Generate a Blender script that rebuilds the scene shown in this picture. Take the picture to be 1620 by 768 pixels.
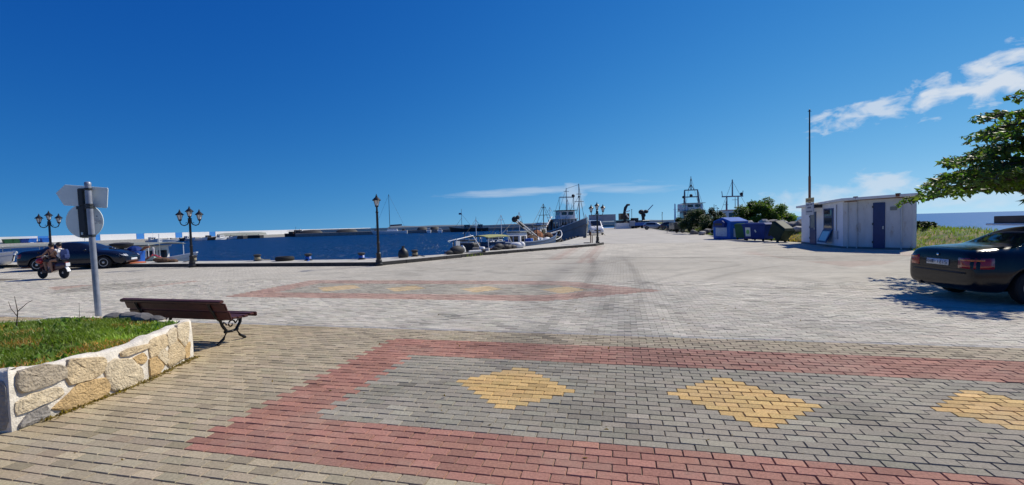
import bpy, bmesh, math, random
import numpy as np
from mathutils import Vector, Matrix
from mathutils.bvhtree import BVHTree
R = math.radians
random.seed(7); rng = np.random.default_rng(7)
scene = bpy.context.scene
C = scene.collection
for o in list(bpy.data.objects): bpy.data.objects.remove(o)

# ------------------------------------------------------------------ camera
cam = bpy.data.cameras.new('camera'); cam.sensor_width = 36.0; cam.lens = 16.0
cam.clip_start = 0.05; cam.clip_end = 60000
camo = bpy.data.objects.new('camera', cam); C.objects.link(camo)
camo.matrix_world = Matrix.Translation((0, 0, 1.7)) @ Matrix.Rotation(R(90 - 2.265), 4, 'X') @ Matrix.Rotation(R(-1.518), 4, 'Z')
scene.camera = camo

# ------------------------------------------------------------------ sky, sun, exposure
SUN_AZ = 57.0      # degrees from +Y (straight ahead) towards +X (right)
SUN_EL = 44.0
EXPOSURE = 0.0
world = bpy.data.worlds.new('World'); scene.world = world; world.use_nodes = True
wt = world.node_tree; wn = wt.nodes; wl = wt.links
for n in list(wn): wn.remove(n)
def wnode(t, **k):
    n = wn.new(t)
    for a, b in k.items(): setattr(n, a, b)
    return n
def wmath(op, a, b=None, c=None, clamp=False):
    n = wnode('ShaderNodeMath', operation=op); n.use_clamp = clamp
    for i, s in enumerate((a, b, c)):
        if s is None: continue
        if isinstance(s, (int, float)): n.inputs[i].default_value = s
        else: wl.new(s, n.inputs[i])
    return n.outputs[0]
sky = wnode('ShaderNodeTexSky', sky_type='NISHITA')
sky.sun_disc = False; sky.sun_elevation = R(SUN_EL); sky.sun_rotation = R(SUN_AZ)
sky.altitude = 0; sky.air_density = 1.0; sky.dust_density = 0.0; sky.ozone_density = 4.0
tc0 = wnode('ShaderNodeTexCoord'); lift = wnode('ShaderNodeVectorMath', operation='MULTIPLY_ADD')      # thin out the haze band at the horizon
lift.inputs[1].default_value = (1, 1, .9); lift.inputs[2].default_value = (0, 0, .2)
wl.new(tc0.outputs['Generated'], lift.inputs[0]); wl.new(lift.outputs[0], sky.inputs[0])
sc0 = wnode('ShaderNodeSeparateColor'); wl.new(sky.outputs[0], sc0.inputs[0]); hsv = wnode('ShaderNodeCombineColor')
for i_, (pw, gain) in enumerate(((3.3, 18.0), (1.70, 1.92), (.84, .99))):       # film response of the picture: deep, clean blue
    c_ = wmath('MINIMUM', wmath('MULTIPLY', sc0.outputs[i_], .1), 1.0)
    wl.new(wmath('MULTIPLY', wmath('POWER', c_, pw), gain * 10), hsv.inputs[i_])
tc = wnode('ShaderNodeTexCoord'); sep = wnode('ShaderNodeSeparateXYZ'); wl.new(tc.outputs['Generated'], sep.inputs[0])
AZ = wmath('ARCTAN2', sep.outputs[0], sep.outputs[1]); EL = wmath('ARCSINE', sep.outputs[2])
AZd = wmath('MULTIPLY', AZ, 57.2958); ELd = wmath('MULTIPLY', EL, 57.2958)
def cloud_noise(sx, sy, detail, dist, seed, rough=.55):
    c = wnode('ShaderNodeCombineXYZ'); wl.new(wmath('MULTIPLY', AZd, sx), c.inputs[0]); wl.new(wmath('MULTIPLY', ELd, sy), c.inputs[1]); c.inputs[2].default_value = seed
    n = wnode('ShaderNodeTexNoise'); n.inputs['Scale'].default_value = 1; n.inputs['Detail'].default_value = detail
    n.inputs['Roughness'].default_value = rough; n.inputs['Distortion'].default_value = dist
    wl.new(c.outputs[0], n.inputs['Vector']); return n.outputs[0]
def ellipse(a0, e0, ra, re, tilt):
    ct, st = math.cos(R(tilt)), math.sin(R(tilt))
    da = wmath('SUBTRACT', AZd, a0); de = wmath('SUBTRACT', ELd, e0)
    u = wmath('ADD', wmath('MULTIPLY', da, ct / ra), wmath('MULTIPLY', de, st / ra))
    v = wmath('ADD', wmath('MULTIPLY', da, -st / re), wmath('MULTIPLY', de, ct / re))
    d = wmath('ADD', wmath('MULTIPLY', u, u), wmath('MULTIPLY', v, v))
    return wmath('SUBTRACT', 1.0, d)      # 1 in the middle, 0 on the rim
def cloud(a0, e0, ra, re, tilt, nz, gain, amount, thr=0.45, edge=0.9):
    m = wmath('ADD', wmath('MULTIPLY', ellipse(a0, e0, ra, re, tilt), edge), wmath('MULTIPLY', wmath('SUBTRACT', nz, thr), gain))
    return wmath('MULTIPLY', wmath('SMOOTH_MIN', wmath('MAXIMUM', m, 0.0), 1.0, 0.3), amount)
n_wisp = cloud_noise(.16, .75, 6, .5, 1.3); n_puff = cloud_noise(.42, .8, 7, .35, 4.1); n_flat = cloud_noise(.12, .9, 5, .3, 8.2)
masks = [
    cloud(47.5, 11.6, 7.5, 2.0, 14, n_puff, 4.6, .90, thr=.49),      # the long bright cloud on the right
    cloud(37.6, 9.8, 5.6, 1.25, 8, n_puff, 5.0, .72, thr=.51),
    cloud(38.8, 3.2, 2.9, 1.5, 5, n_puff, 4.6, .62, thr=.49),
    cloud(35.0, 1.7, 9.0, 1.4, 4, n_puff, 3.6, .5, thr=.48),
    cloud(45.0, 1.6, 6.0, 1.2, 0, n_puff, 2.8, .4, thr=.46),
    cloud(5.2, 4.2, 12.0, 0.6, 2, n_flat, 3.4, .42, thr=.49),
    cloud(7.8, 3.4, 1.5, 1.5, 50, n_puff, 3.0, .45, thr=.42),
    cloud(14.0, 3.9, 7.0, .6, -3, n_flat, 3.2, .36, thr=.47),
    cloud(33.5, 24.6, 7.0, 1.6, 4, n_wisp, 3.0, .26, thr=.46),
]
m = masks[0]
for k in masks[1:]: m = wmath('MAXIMUM', m, k)
mix = wnode('ShaderNodeMix', data_type='RGBA'); wl.new(m, mix.inputs[0]); wl.new(hsv.outputs[0], mix.inputs[6])
mix.inputs[7].default_value = (7.0, 7.6, 8.4, 1)
bg = wnode('ShaderNodeBackground'); bg.inputs[1].default_value = 0.10
wl.new(mix.outputs[2], bg.inputs[0])
wo = wnode('ShaderNodeOutputWorld'); wl.new(bg.outputs[0], wo.inputs[0])

sun = bpy.data.lights.new('sun', 'SUN'); sun.energy = 4.9; sun.angle = R(0.55); sun.color = (1, .935, .82)
suno = bpy.data.objects.new('sun', sun); C.objects.link(suno)
sd = Vector((math.sin(R(SUN_AZ)) * math.cos(R(SUN_EL)), math.cos(R(SUN_AZ)) * math.cos(R(SUN_EL)), math.sin(R(SUN_EL))))
suno.rotation_euler = (-sd).to_track_quat('-Z', 'Y').to_euler(); suno.location = sd * 60
vs = scene.view_settings; vs.view_transform = 'Standard'; vs.look = 'None'; vs.exposure = EXPOSURE; vs.gamma = 1; vs.use_curve_mapping = False

# ------------------------------------------------------------------ materials
def mat(name, col, rough=.6, metal=0, noise=0, nscale=6, bump=0, bscale=30, spec=.5, tint=False, rust=None, rust_amt=.0, emission=None, coat=0, island=0, stretch=None, dust=None):
    m = bpy.data.materials.new(name); m.use_nodes = True
    nt = m.node_tree; N = nt.nodes; L = nt.links; b = N['Principled BSDF']
    b.inputs['Roughness'].default_value = rough; b.inputs['Metallic'].default_value = metal
    b.inputs['Specular IOR Level'].default_value = spec; b.inputs['Coat Weight'].default_value = coat
    col4 = (*col, 1); b.inputs['Base Color'].default_value = col4
    src = None
    g = N.new('ShaderNodeNewGeometry')
    def coords(sc):
        if stretch is None: return g.outputs['Position']
        mp = N.new('ShaderNodeMapping'); mp.inputs['Scale'].default_value = stretch; L.new(g.outputs['Position'], mp.inputs[0]); return mp.outputs[0]
    if tint:
        a = N.new('ShaderNodeAttribute'); a.attribute_name = 'tint'; src = a.outputs['Color']
    if noise:
        nz = N.new('ShaderNodeTexNoise'); nz.inputs['Scale'].default_value = nscale; nz.inputs['Detail'].default_value = 6; nz.inputs['Roughness'].default_value = .62
        L.new(coords(nscale), nz.inputs['Vector'])
        mr = N.new('ShaderNodeMapRange'); mr.inputs['From Min'].default_value = .3; mr.inputs['From Max'].default_value = .7
        mr.inputs['To Min'].default_value = 1 - noise; mr.inputs['To Max'].default_value = 1 + noise; L.new(nz.outputs[0], mr.inputs[0])
        mx = N.new('ShaderNodeMix'); mx.data_type = 'RGBA'; mx.blend_type = 'MULTIPLY'; mx.inputs[0].default_value = 1
        if src: L.new(src, mx.inputs[6])
        else: mx.inputs[6].default_value = col4
        L.new(mr.outputs[0], mx.inputs[7]); src = mx.outputs[2]
    if dust:      # pale sand lying over the surface in drifts, and grimy spots
        for sc_, lo_, hi_, c_, amt in ((.9, .50, .78, dust, .42), (5.5, .56, .80, dust, .30), (2.4, .60, .74, (.11, .10, .09), .34), (14.0, .64, .76, (.08, .07, .06), .40)):
            n3 = N.new('ShaderNodeTexNoise'); n3.inputs['Scale'].default_value = sc_; n3.inputs['Detail'].default_value = 9; n3.inputs['Roughness'].default_value = .68; L.new(g.outputs['Position'], n3.inputs['Vector'])
            r3 = N.new('ShaderNodeMapRange'); r3.inputs['From Min'].default_value = lo_; r3.inputs['From Max'].default_value = hi_; r3.inputs['To Max'].default_value = amt; L.new(n3.outputs[0], r3.inputs[0])
            mx = N.new('ShaderNodeMix'); mx.data_type = 'RGBA'; L.new(r3.outputs[0], mx.inputs[0]); L.new(src, mx.inputs[6]); mx.inputs[7].default_value = (*c_, 1); src = mx.outputs[2]
    if island:
        ir = N.new('ShaderNodeMapRange'); ir.inputs['To Min'].default_value = 1 - island; ir.inputs['To Max'].default_value = 1 + island
        L.new(g.outputs['Random Per Island'], ir.inputs[0])
        mx = N.new('ShaderNodeMix'); mx.data_type = 'RGBA'; mx.blend_type = 'MULTIPLY'; mx.inputs[0].default_value = 1
        if src: L.new(src, mx.inputs[6])
        else: mx.inputs[6].default_value = col4
        L.new(ir.outputs[0], mx.inputs[7]); src = mx.outputs[2]
    if rust:
        n2 = N.new('ShaderNodeTexNoise'); n2.inputs['Scale'].default_value = 2.3; n2.inputs['Detail'].default_value = 8; n2.inputs['Roughness'].default_value = .7
        L.new(coords(2.3), n2.inputs['Vector'])
        r2 = N.new('ShaderNodeMapRange'); r2.inputs['From Min'].default_value = 1 - rust_amt - .32; r2.inputs['From Max'].default_value = 1 - rust_amt - .2; L.new(n2.outputs[0], r2.inputs[0])
        mx = N.new('ShaderNodeMix'); mx.data_type = 'RGBA'; L.new(r2.outputs[0], mx.inputs[0])
        if src: L.new(src, mx.inputs[6])
        else: mx.inputs[6].default_value = col4
        mx.inputs[7].default_value = (*rust, 1); src = mx.outputs[2]
    if src: L.new(src, b.inputs['Base Color'])
    if bump:
        nb = N.new('ShaderNodeTexNoise'); nb.inputs['Scale'].default_value = bscale; nb.inputs['Detail'].default_value = 5
        L.new(g.outputs['Position'], nb.inputs['Vector'])
        bp = N.new('ShaderNodeBump'); bp.inputs['Strength'].default_value = bump; bp.inputs['Distance'].default_value = .02
        L.new(nb.outputs[0], bp.inputs['Height']); L.new(bp.outputs[0], b.inputs['Normal'])
    if emission:
        b.inputs['Emission Color'].default_value = (*emission, 1); b.inputs['Emission Strength'].default_value = 1
    return m
def leafmat(name, col, trans=.35):
    m = bpy.data.materials.new(name); m.use_nodes = True
    nt = m.node_tree; N = nt.nodes; L = nt.links; b = N['Principled BSDF']; b.inputs['Roughness'].default_value = .5
    a = N.new('ShaderNodeAttribute'); a.attribute_name = 'tint'
    mx = N.new('ShaderNodeMix'); mx.data_type = 'RGBA'; mx.blend_type = 'MULTIPLY'; mx.inputs[0].default_value = 1
    mx.inputs[6].default_value = (*col, 1); L.new(a.outputs['Color'], mx.inputs[7]); L.new(mx.outputs[2], b.inputs['Base Color'])
    t = N.new('ShaderNodeBsdfTranslucent'); ms = N.new('ShaderNodeMixShader'); ms.inputs[0].default_value = trans
    g2 = N.new('ShaderNodeMix'); g2.data_type = 'RGBA'; g2.blend_type = 'MULTIPLY'; g2.inputs[0].default_value = 1; g2.inputs[7].default_value = (1.5, 1.6, .5, 1); L.new(mx.outputs[2], g2.inputs[6])
    L.new(g2.outputs[2], t.inputs[0]); L.new(b.outputs[0], ms.inputs[1]); L.new(t.outputs[0], ms.inputs[2])
    L.new(ms.outputs[0], N['Material Output'].inputs[0]); return m
def glassmat(name, col, rough=.05):
    return mat(name, col, rough, spec=.9)
M = {}
def mm(k, *a, **kw): M[k] = mat(k, *a, **kw)
mm('paver', (.4, .39, .36), .85, noise=.26, nscale=52, bump=.5, bscale=160, tint=True, spec=.25, dust=(.46, .40, .30))
mm('joint', (.165, .138, .10), .95, noise=.3, nscale=8)
mm('road', (.43, .405, .35), .85, noise=.16, nscale=.55, bump=.2, bscale=60)
mm('concrete', (.46, .44, .385), .85, noise=.16, nscale=2.2, bump=.3, bscale=40)
mm('concrete_dark', (.20, .195, .185), .9, noise=.25, nscale=1.2, bump=.3, bscale=20)
mm('mortar', (.66, .61, .52), .9, noise=.22, nscale=11, rust=(.30, .22, .13), rust_amt=.10, bump=.6, bscale=60)
mm('soil', (.07, .055, .03), .95, noise=.4, nscale=9, bump=.6, bscale=40)
mm('turf', (.075, .12, .025), .95, noise=.45, nscale=1.6, bump=.8, bscale=14, rust=(.30, .20, .09), rust_amt=.20)
mm('black_iron', (.012, .012, .014), .42, metal=.2, noise=.3, nscale=30)
mm('lantern_glass', (.62, .63, .62), .25)
mm('bench_wood', (.075, .022, .017), .5, noise=.4, nscale=9, stretch=(1, 1, 8), bump=.25, bscale=60)
mm('galvanised', (.30, .32, .37), .45, metal=.35, noise=.2, nscale=7)
mm('sign_back', (.82, .87, .80), .5, noise=.07, nscale=5)
mm('bracket', (.035, .04, .045), .5, metal=.3)
mm('white_paint', (.80, .80, .79), .5, noise=.06, nscale=3)
mm('white_worn', (.72, .72, .70), .6, noise=.13, nscale=2.5, rust=(.30, .17, .09), rust_amt=.06)
mm('blue_paint', (.008, .032, .13), .45, noise=.12, nscale=5)
mm('wall_blue', (.03, .22, .62), .6, noise=.1, nscale=2)
mm('hut_wall', (.62, .62, .60), .7, noise=.13, nscale=2.0, rust=(.40, .31, .23), rust_amt=.09, bump=.15, bscale=12, stretch=(1, 1, .35))
mm('hut_wall_white', (.74, .75, .78), .65, noise=.06, nscale=2.0, bump=.1, bscale=12)
mm('rust', (.16, .06, .03), .85, noise=.4, nscale=9)
mm('dark_glass', (.012, .014, .018), .06, spec=.8)
mm('pane', (.30, .42, .50), .08, spec=.8)
mm('car_black', (.004, .005, .009), .2, coat=.25, spec=.3)
mm('car_navy', (.007, .010, .022), .22, coat=.35, spec=.35)
mm('car_silver', (.35, .36, .37), .3, metal=.5, coat=.5)
mm('car_grey', (.06, .062, .065), .28, coat=.5)
mm('car_white', (.78, .78, .77), .3, coat=.5)
mm('tyre', (.012, .012, .012), .85)
mm('rim', (.42, .43, .45), .3, metal=.8)
mm('plastic_black', (.012, .012, .013), .5)
mm('red_lens', (.28, .008, .006), .12, coat=.6)
mm('amber_lens', (.55, .13, .02), .15, coat=.5)
mm('clear_lens', (.7, .72, .74), .1, coat=.6)
mm('plate', (.66, .69, .72), .5)
mm('plate_ink', (.02, .025, .05), .5)
mm('chrome', (.75, .75, .76), .15, metal=1)
mm('skin', (.30, .16, .10), .55)
mm('hair', (.012, .009, .008), .5)
mm('shirt_dark', (.045, .012, .014), .8)
mm('shirt_white', (.75, .73, .72), .8)
mm('shorts', (.03, .03, .04), .85)
mm('shoe', (.05, .05, .055), .7)
mm('pack_blue', (.012, .03, .13), .75, noise=.2, nscale=30)
mm('red_plastic', (.42, .015, .02), .3, coat=.4)
mm('scooter_body', (.05, .018, .025), .3, coat=.5)
mm('barrel_blue', (.015, .11, .48), .4)
mm('terracotta', (.42, .12, .05), .8, noise=.2)
mm('net', (.13, .075, .045), .95, noise=.5, nscale=14, bump=.9, bscale=30)
mm('net_orange', (.32, .13, .06), .95, noise=.4, nscale=14, bump=.9, bscale=30)
mm('rope', (.35, .30, .2), .9)
mm('hull_grey', (.19, .205, .215), .55, noise=.2, nscale=1.2, rust=(.12, .07, .045), rust_amt=.07)
mm('hull_blue', (.045, .10, .21), .5, noise=.2, nscale=2, rust=(.25, .22, .2), rust_amt=.06)
mm('hull_white', (.72, .73, .73), .4, noise=.08, nscale=1.5)
mm('hull_dark', (.014, .015, .018), .6, noise=.3, nscale=1)
mm('hull_aqua', (.45, .62, .55), .5, noise=.1)
mm('deck', (.26, .24, .20), .85, noise=.25, nscale=3)
mm('canopy_grey', (.22, .24, .22), .8, noise=.2, nscale=3)
mm('canopy_olive', (.30, .31, .12), .85, noise=.2)
mm('gear_dark', (.03, .03, .032), .7, noise=.4, nscale=6)
mm('sail_cover', (.02, .03, .07), .8)
mm('bin_blue', (.015, .11, .44), .6, noise=.2, nscale=3, spec=.2)
mm('bin_navy', (.008, .032, .17), .65, noise=.2, nscale=3, spec=.2)
mm('bin_green', (.018, .085, .035), .65, noise=.2, nscale=3, spec=.2)
mm('bin_dark_green', (.012, .03, .022), .65, noise=.2, nscale=3, spec=.2)
mm('poster_pale', (.38, .47, .60), .6, noise=.25, nscale=9)
mm('poster_green', (.16, .42, .10), .6)
mm('poster_white', (.55, .62, .55), .6)
mm('rock', (.36, .345, .32), .9, noise=.35, nscale=2.5, bump=.8, bscale=9)
mm('rock_dark', (.14, .135, .13), .9, noise=.35, nscale=2.5, bump=.8, bscale=9)
mm('bark', (.085, .062, .045), .95, noise=.3, nscale=10, bump=.8, bscale=30)
mm('hill', (.10, .13, .16), .95)
mm('container_grey', (.30, .33, .38), .6, noise=.15, nscale=.8)
mm('container_brown', (.17, .12, .07), .7, noise=.3, nscale=.8)
mm('machine_blue', (.03, .12, .42), .5, noise=.15)
mm('crate_brown', (.075, .055, .045), .6, noise=.3, nscale=5)
mm('dry', (.30, .21, .09), .95, noise=.3)
mm('sign_yellow', (.48, .36, .14), .6)
mm('sign_grey', (.50, .51, .52), .6, noise=.1, nscale=9)
mm('ink_grey', (.12, .14, .2), .6)
M['leaf'] = leafmat('leaf', (.085, .15, .03), .45)
M['leaf_dark'] = leafmat('leaf_dark', (.030, .062, .016), .25)
M['grass_blade'] = leafmat('grass_blade', (.19, .265, .038), .34)
mm('kerb_shaded', (.045, .043, .04), .9, noise=.3, nscale=5)  # near-black: the shade on the kerb face is put into its colour
def stone_mat(k, col): mm(k, col, .88, noise=.24, nscale=16, bump=1.0, bscale=46)
stone_mat('stone_beige', (.56, .44, .27)); stone_mat('stone_gold', (.52, .36, .17)); stone_mat('stone_grey', (.38, .32, .235)); stone_mat('stone_pale', (.60, .50, .34)); stone_mat('stone_ash', (.27, .25, .225))
def water_mat(name, base, rough, refl, dist):
    """choppy water: steep wavelets hide the mirror angle, so only part of the sky is reflected"""
    m = bpy.data.materials.new(name); m.use_nodes = True; nt = m.node_tree; N = nt.nodes; L = nt.links; b = N['Principled BSDF']
    N.remove(b); df = N.new('ShaderNodeBsdfDiffuse'); df.inputs[0].default_value = (*base, 1); b = N.new('ShaderNodeBsdfGlossy'); b.inputs['Roughness'].default_value = rough; ms = N.new('ShaderNodeMixShader'); ms.inputs[0].default_value = refl
    L.new(df.outputs[0], ms.inputs[1]); L.new(b.outputs[0], ms.inputs[2]); L.new(ms.outputs[0], N['Material Output'].inputs[0])
    g = N.new('ShaderNodeNewGeometry'); hs = []
    for sc, st, rot in ((.55, (1, .6, 1), .4), (1.9, (1, .55, 1), -.3), (6.0, (1, .7, 1), .9)):
        mp = N.new('ShaderNodeMapping'); mp.inputs['Scale'].default_value = st; mp.inputs['Rotation'].default_value = (0, 0, rot); L.new(g.outputs['Position'], mp.inputs[0])
        n = N.new('ShaderNodeTexNoise'); n.inputs['Scale'].default_value = sc; n.inputs['Detail'].default_value = 4; L.new(mp.outputs[0], n.inputs['Vector']); hs.append((n, 1 / sc))
    acc = None
    for n, w in hs:
        q = N.new('ShaderNodeMath'); q.operation = 'MULTIPLY'; L.new(n.outputs[0], q.inputs[0]); q.inputs[1].default_value = w
        if acc is None: acc = q.outputs[0]
        else:
            a = N.new('ShaderNodeMath'); a.operation = 'ADD'; L.new(acc, a.inputs[0]); L.new(q.outputs[0], a.inputs[1]); acc = a.outputs[0]
    bp = N.new('ShaderNodeBump'); bp.inputs['Strength'].default_value = 1.0; bp.inputs['Distance'].default_value = dist
    L.new(acc, bp.inputs['Height']); L.new(bp.outputs[0], b.inputs['Normal']); return m
M['water'] = water_mat('open_water', (.026, .140, .34), .30, .08, .22)
M['harbour_water'] = water_mat('harbour_water', (.001, .030, .110), .16, .12, .9)

# ------------------------------------------------------------------ mesh helpers
class MB:
    def __init__(s): s.v = []; s.f = []
    def add(s, vs, fs):
        o = len(s.v); s.v += [tuple(p) for p in vs]; s.f += [tuple(i + o for i in q) for q in fs]; return s
    def box(s, c, d, rz=0, mx=None):
        x, y, z = d[0] / 2, d[1] / 2, d[2] / 2
        vs = [Vector((a * x, b * y, e * z)) for e in (-1, 1) for a, b in ((-1, -1), (1, -1), (1, 1), (-1, 1))]
        m_ = mx if mx is not None else Matrix.Rotation(rz, 4, 'Z')
        return s.add([m_ @ p + Vector(c) for p in vs], [(3, 2, 1, 0), (4, 5, 6, 7), (0, 1, 5, 4), (1, 2, 6, 5), (2, 3, 7, 6), (3, 0, 4, 7)])
    def bar(s, p, q, w, h):
        p, q = Vector(p), Vector(q); d = q - p; L = d.length
        m_ = d.to_track_quat('X', 'Z').to_matrix().to_4x4()
        return s.box((p + q) / 2, (L, w, h), mx=m_)
    def tube(s, pts, r, n=8, closed=False):
        pts = [Vector(p) for p in pts]; k = len(pts); rs = r if isinstance(r, (list, tuple)) else [r] * k
        vs = []; up = Vector((0, 0, 1))
        for i, p in enumerate(pts):
            if closed: t = pts[(i + 1) % k] - pts[i - 1]
            else: t = pts[min(i + 1, k - 1)] - pts[max(i - 1, 0)]
            t.normalize(); a = t.cross(up)
            if a.length < .05: a = t.cross(Vector((0, 1, 0)))
            a.normalize(); b = a.cross(t).normalized()
            for j in range(n):
                w = 2 * math.pi * j / n; vs.append(p + (a * math.cos(w) + b * math.sin(w)) * rs[i])
        fs = []
        for i in range(k if closed else k - 1):
            i2 = (i + 1) % k
            for j in range(n): fs.append((i * n + j, i * n + (j + 1) % n, i2 * n + (j + 1) % n, i2 * n + j))
        if not closed: fs += [tuple(range(n - 1, -1, -1)), tuple((k - 1) * n + j for j in range(n))]
        return s.add(vs, fs)
    def lathe(s, prof, n=16, c=(0, 0, 0), mx=None, phase=0):
        vs = []; k = len(prof); m_ = mx if mx is not None else Matrix.Identity(4)
        for r, z in prof:
            for j in range(n):
                w = 2 * math.pi * j / n + phase; vs.append(m_ @ Vector((r * math.cos(w), r * math.sin(w), z)) + Vector(c))
        fs = []
        for i in range(k - 1):
            for j in range(n): fs.append((i * n + j, i * n + (j + 1) % n, (i + 1) * n + (j + 1) % n, (i + 1) * n + j))
        fs += [tuple(range(n - 1, -1, -1)), tuple((k - 1) * n + j for j in range(n))]
        return s.add(vs, fs)
    def prism(s, poly, z0, z1, mx=None):
        n = len(poly); m_ = mx if mx is not None else Matrix.Identity(4)
        vs = [m_ @ Vector((x, y, z0)) for x, y in poly] + [m_ @ Vector((x, y, z1)) for x, y in poly]
        fs = [tuple(range(n - 1, -1, -1)), tuple(range(n, 2 * n))] + [(i, (i + 1) % n, n + (i + 1) % n, n + i) for i in range(n)]
        return s.add(vs, fs)
    def ball(s, c, r, n=10, k=7, sq=(1, 1, 1)):
        prof = [(max(math.sin(math.pi * i / k), .02) * r, -math.cos(math.pi * i / k) * r) for i in range(k + 1)]
        return s.lathe(prof, n, c, mx=Matrix.Diagonal((*sq, 1)))
    def build(s, name, m, parent=None, bevel=0, smooth=False, seg=1, loc=None):
        me = bpy.data.meshes.new(name); me.from_pydata(s.v, [], s.f)
        bm = bmesh.new(); bm.from_mesh(me); bmesh.ops.recalc_face_normals(bm, faces=bm.faces)
        if bevel:
            es = [e for e in bm.edges if len(e.link_faces) == 2 and e.calc_face_angle() > .6]
            bmesh.ops.bevel(bm, geom=es, offset=bevel, segments=seg, affect='EDGES', clamp_overlap=True)
        if smooth:
            for f in bm.faces: f.smooth = True
            for e in bm.edges:
                if len(e.link_faces) == 2 and e.calc_face_angle() > R(smooth if smooth is not True else 40): e.smooth = False
        bm.to_mesh(me); bm.free()
        return link(name, me, m, parent, loc)
def link(name, me, m, parent=None, loc=None):
    if m is not None:
        me.materials.clear(); me.materials.append(M[m] if isinstance(m, str) else m)
    o = bpy.data.objects.new(name, me); C.objects.link(o)
    if parent is not None: o.parent = parent
    if loc is not None: o.location = loc
    return o
def tag(o, label, cat, group=None):
    o['label'] = label; o['category'] = cat
    if group: o['group'] = group
    return o
def struct(o): o['kind'] = 'structure'; return o
def stuff(o): o['kind'] = 'stuff'; return o
def thing(name, label, cat, loc=(0, 0, 0), rz=0, group=None, scale=1):
    o = bpy.data.objects.new(name, None); C.objects.link(o); o.location = loc; o.rotation_euler = (0, 0, rz); o.scale = (scale,) * 3
    o.empty_display_size = .2
    return tag(o, label, cat, group)
def dup(root, loc, rz, label=None, scale=None, group=None):
    def cp(o, par):
        c = o.copy(); C.objects.link(c); c.parent = par
        for ch in [x for x in o.children]: cp(ch, c)
        return c
    r = cp(root, None); r.location = loc; r.rotation_euler = (0, 0, rz)
    if scale: r.scale = (scale,) * 3
    if label: r['label'] = label
    if group: r['group'] = group
    return r
def np_mesh(name, V, F, tint=None):
    """V (n,3), F (m,4) quads, optional per-face tint (m,3)"""
    me = bpy.data.meshes.new(name); V = np.asarray(V, np.float32); F = np.asarray(F, np.int32); k = F.shape[1]
    me.vertices.add(len(V)); me.vertices.foreach_set('co', V.ravel())
    me.loops.add(F.size); me.loops.foreach_set('vertex_index', F.ravel())
    me.polygons.add(len(F)); me.polygons.foreach_set('loop_start', np.arange(0, F.size, k, dtype=np.int32))
    me.update(calc_edges=True)
    me.polygons.foreach_set('use_smooth', np.zeros(len(F), bool))
    if tint is not None:
        a = me.attributes.new('tint', 'FLOAT_COLOR', 'FACE'); t = np.ones((len(F), 4), np.float32); t[:, :3] = tint; a.data.foreach_set('color', t.ravel())
    return me
def loft(mb, rings, closed=True, cap=True):
    n = len(rings[0]); vs = [p for r in rings for p in r]; fs = []
    for i in range(len(rings) - 1):
        for j in range(n if closed else n - 1):
            fs.append((i * n + j, i * n + (j + 1) % n, (i + 1) * n + (j + 1) % n, (i + 1) * n + j))
    if cap: fs += [tuple(range(n - 1, -1, -1)), tuple((len(rings) - 1) * n + j for j in range(n))]
    return mb.add(vs, fs)
# ------------------------------------------------------------------ the setting
RA = R(-13.7); CU, SU = math.cos(RA), math.sin(RA)          # paving rows run at -13.7 degrees
def uv2xy(u, v): return u * CU - v * SU, u * SU + v * CU
def xy2uv(x, y): return x * CU + y * SU, -x * SU + y * CU
WZ = -1.2
QUAY = [(-90, 43.0), (-22.2, 26.4), (-16.7, 24.75), (-8.0, 23.0), (-4.45, 24.7), (-1.9, 26.7), (-.35, 29.3), (4.1, 37.7), (7.4, 50), (9.7, 63), (12.5, 90), (15, 132)]
KERB = [(-90, 40.3), (-29.9, 26.35), (-15.75, 22.8), (-6.1, 20.55), (-4.15, 22.8), (-2.15, 25.4), (5.9, 32.7), (6.9, 34.6)]
EDGE_R = [(40, 132), (33, 110), (25.5, 75), (22.3, 52), (19.6, 42), (19.3, 24), (18.6, 19.8), (19.5, 14), (22, -40)]
land = QUAY + EDGE_R + [(-90, -40)]
def flat(name, poly, z, m):
    me = bpy.data.meshes.new(name); me.from_pydata([(x, y, z) for x, y in poly], [], [tuple(range(len(poly)))]); 
    bm = bmesh.new(); bm.from_mesh(me); bmesh.ops.recalc_face_normals(bm, faces=bm.faces)
    for f in bm.faces:
        if f.normal.z < 0: f.normal_flip()
    bmesh.ops.triangulate(bm, faces=bm.faces); bm.to_mesh(me); bm.free()
    return link(name, me, m)
pavement = struct(MB().prism(land, -4.0, -.0105).build('pavement', 'joint'))
def inpoly(x, y, poly):
    x = np.asarray(x); y = np.asarray(y); c = np.zeros(x.shape, bool); n = len(poly)
    for i in range(n):
        (x1, y1), (x2, y2) = poly[i], poly[(i + 1) % n]
        k = ((y1 > y) != (y2 > y)); c ^= k & (x < (x2 - x1) * (y - y1) / ((y2 - y1) + 1e-12) + x1)
    return c
paved = KERB[:-1] + [(7.2, 38), (8.3, 50), (10.3, 62)] + [(24, 62), (22.0, 52), (19.4, 42), (19.1, 24), (18.5, 19.9), (19.3, 14), (20.6, -3)] + [(-90, -3)]
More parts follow.
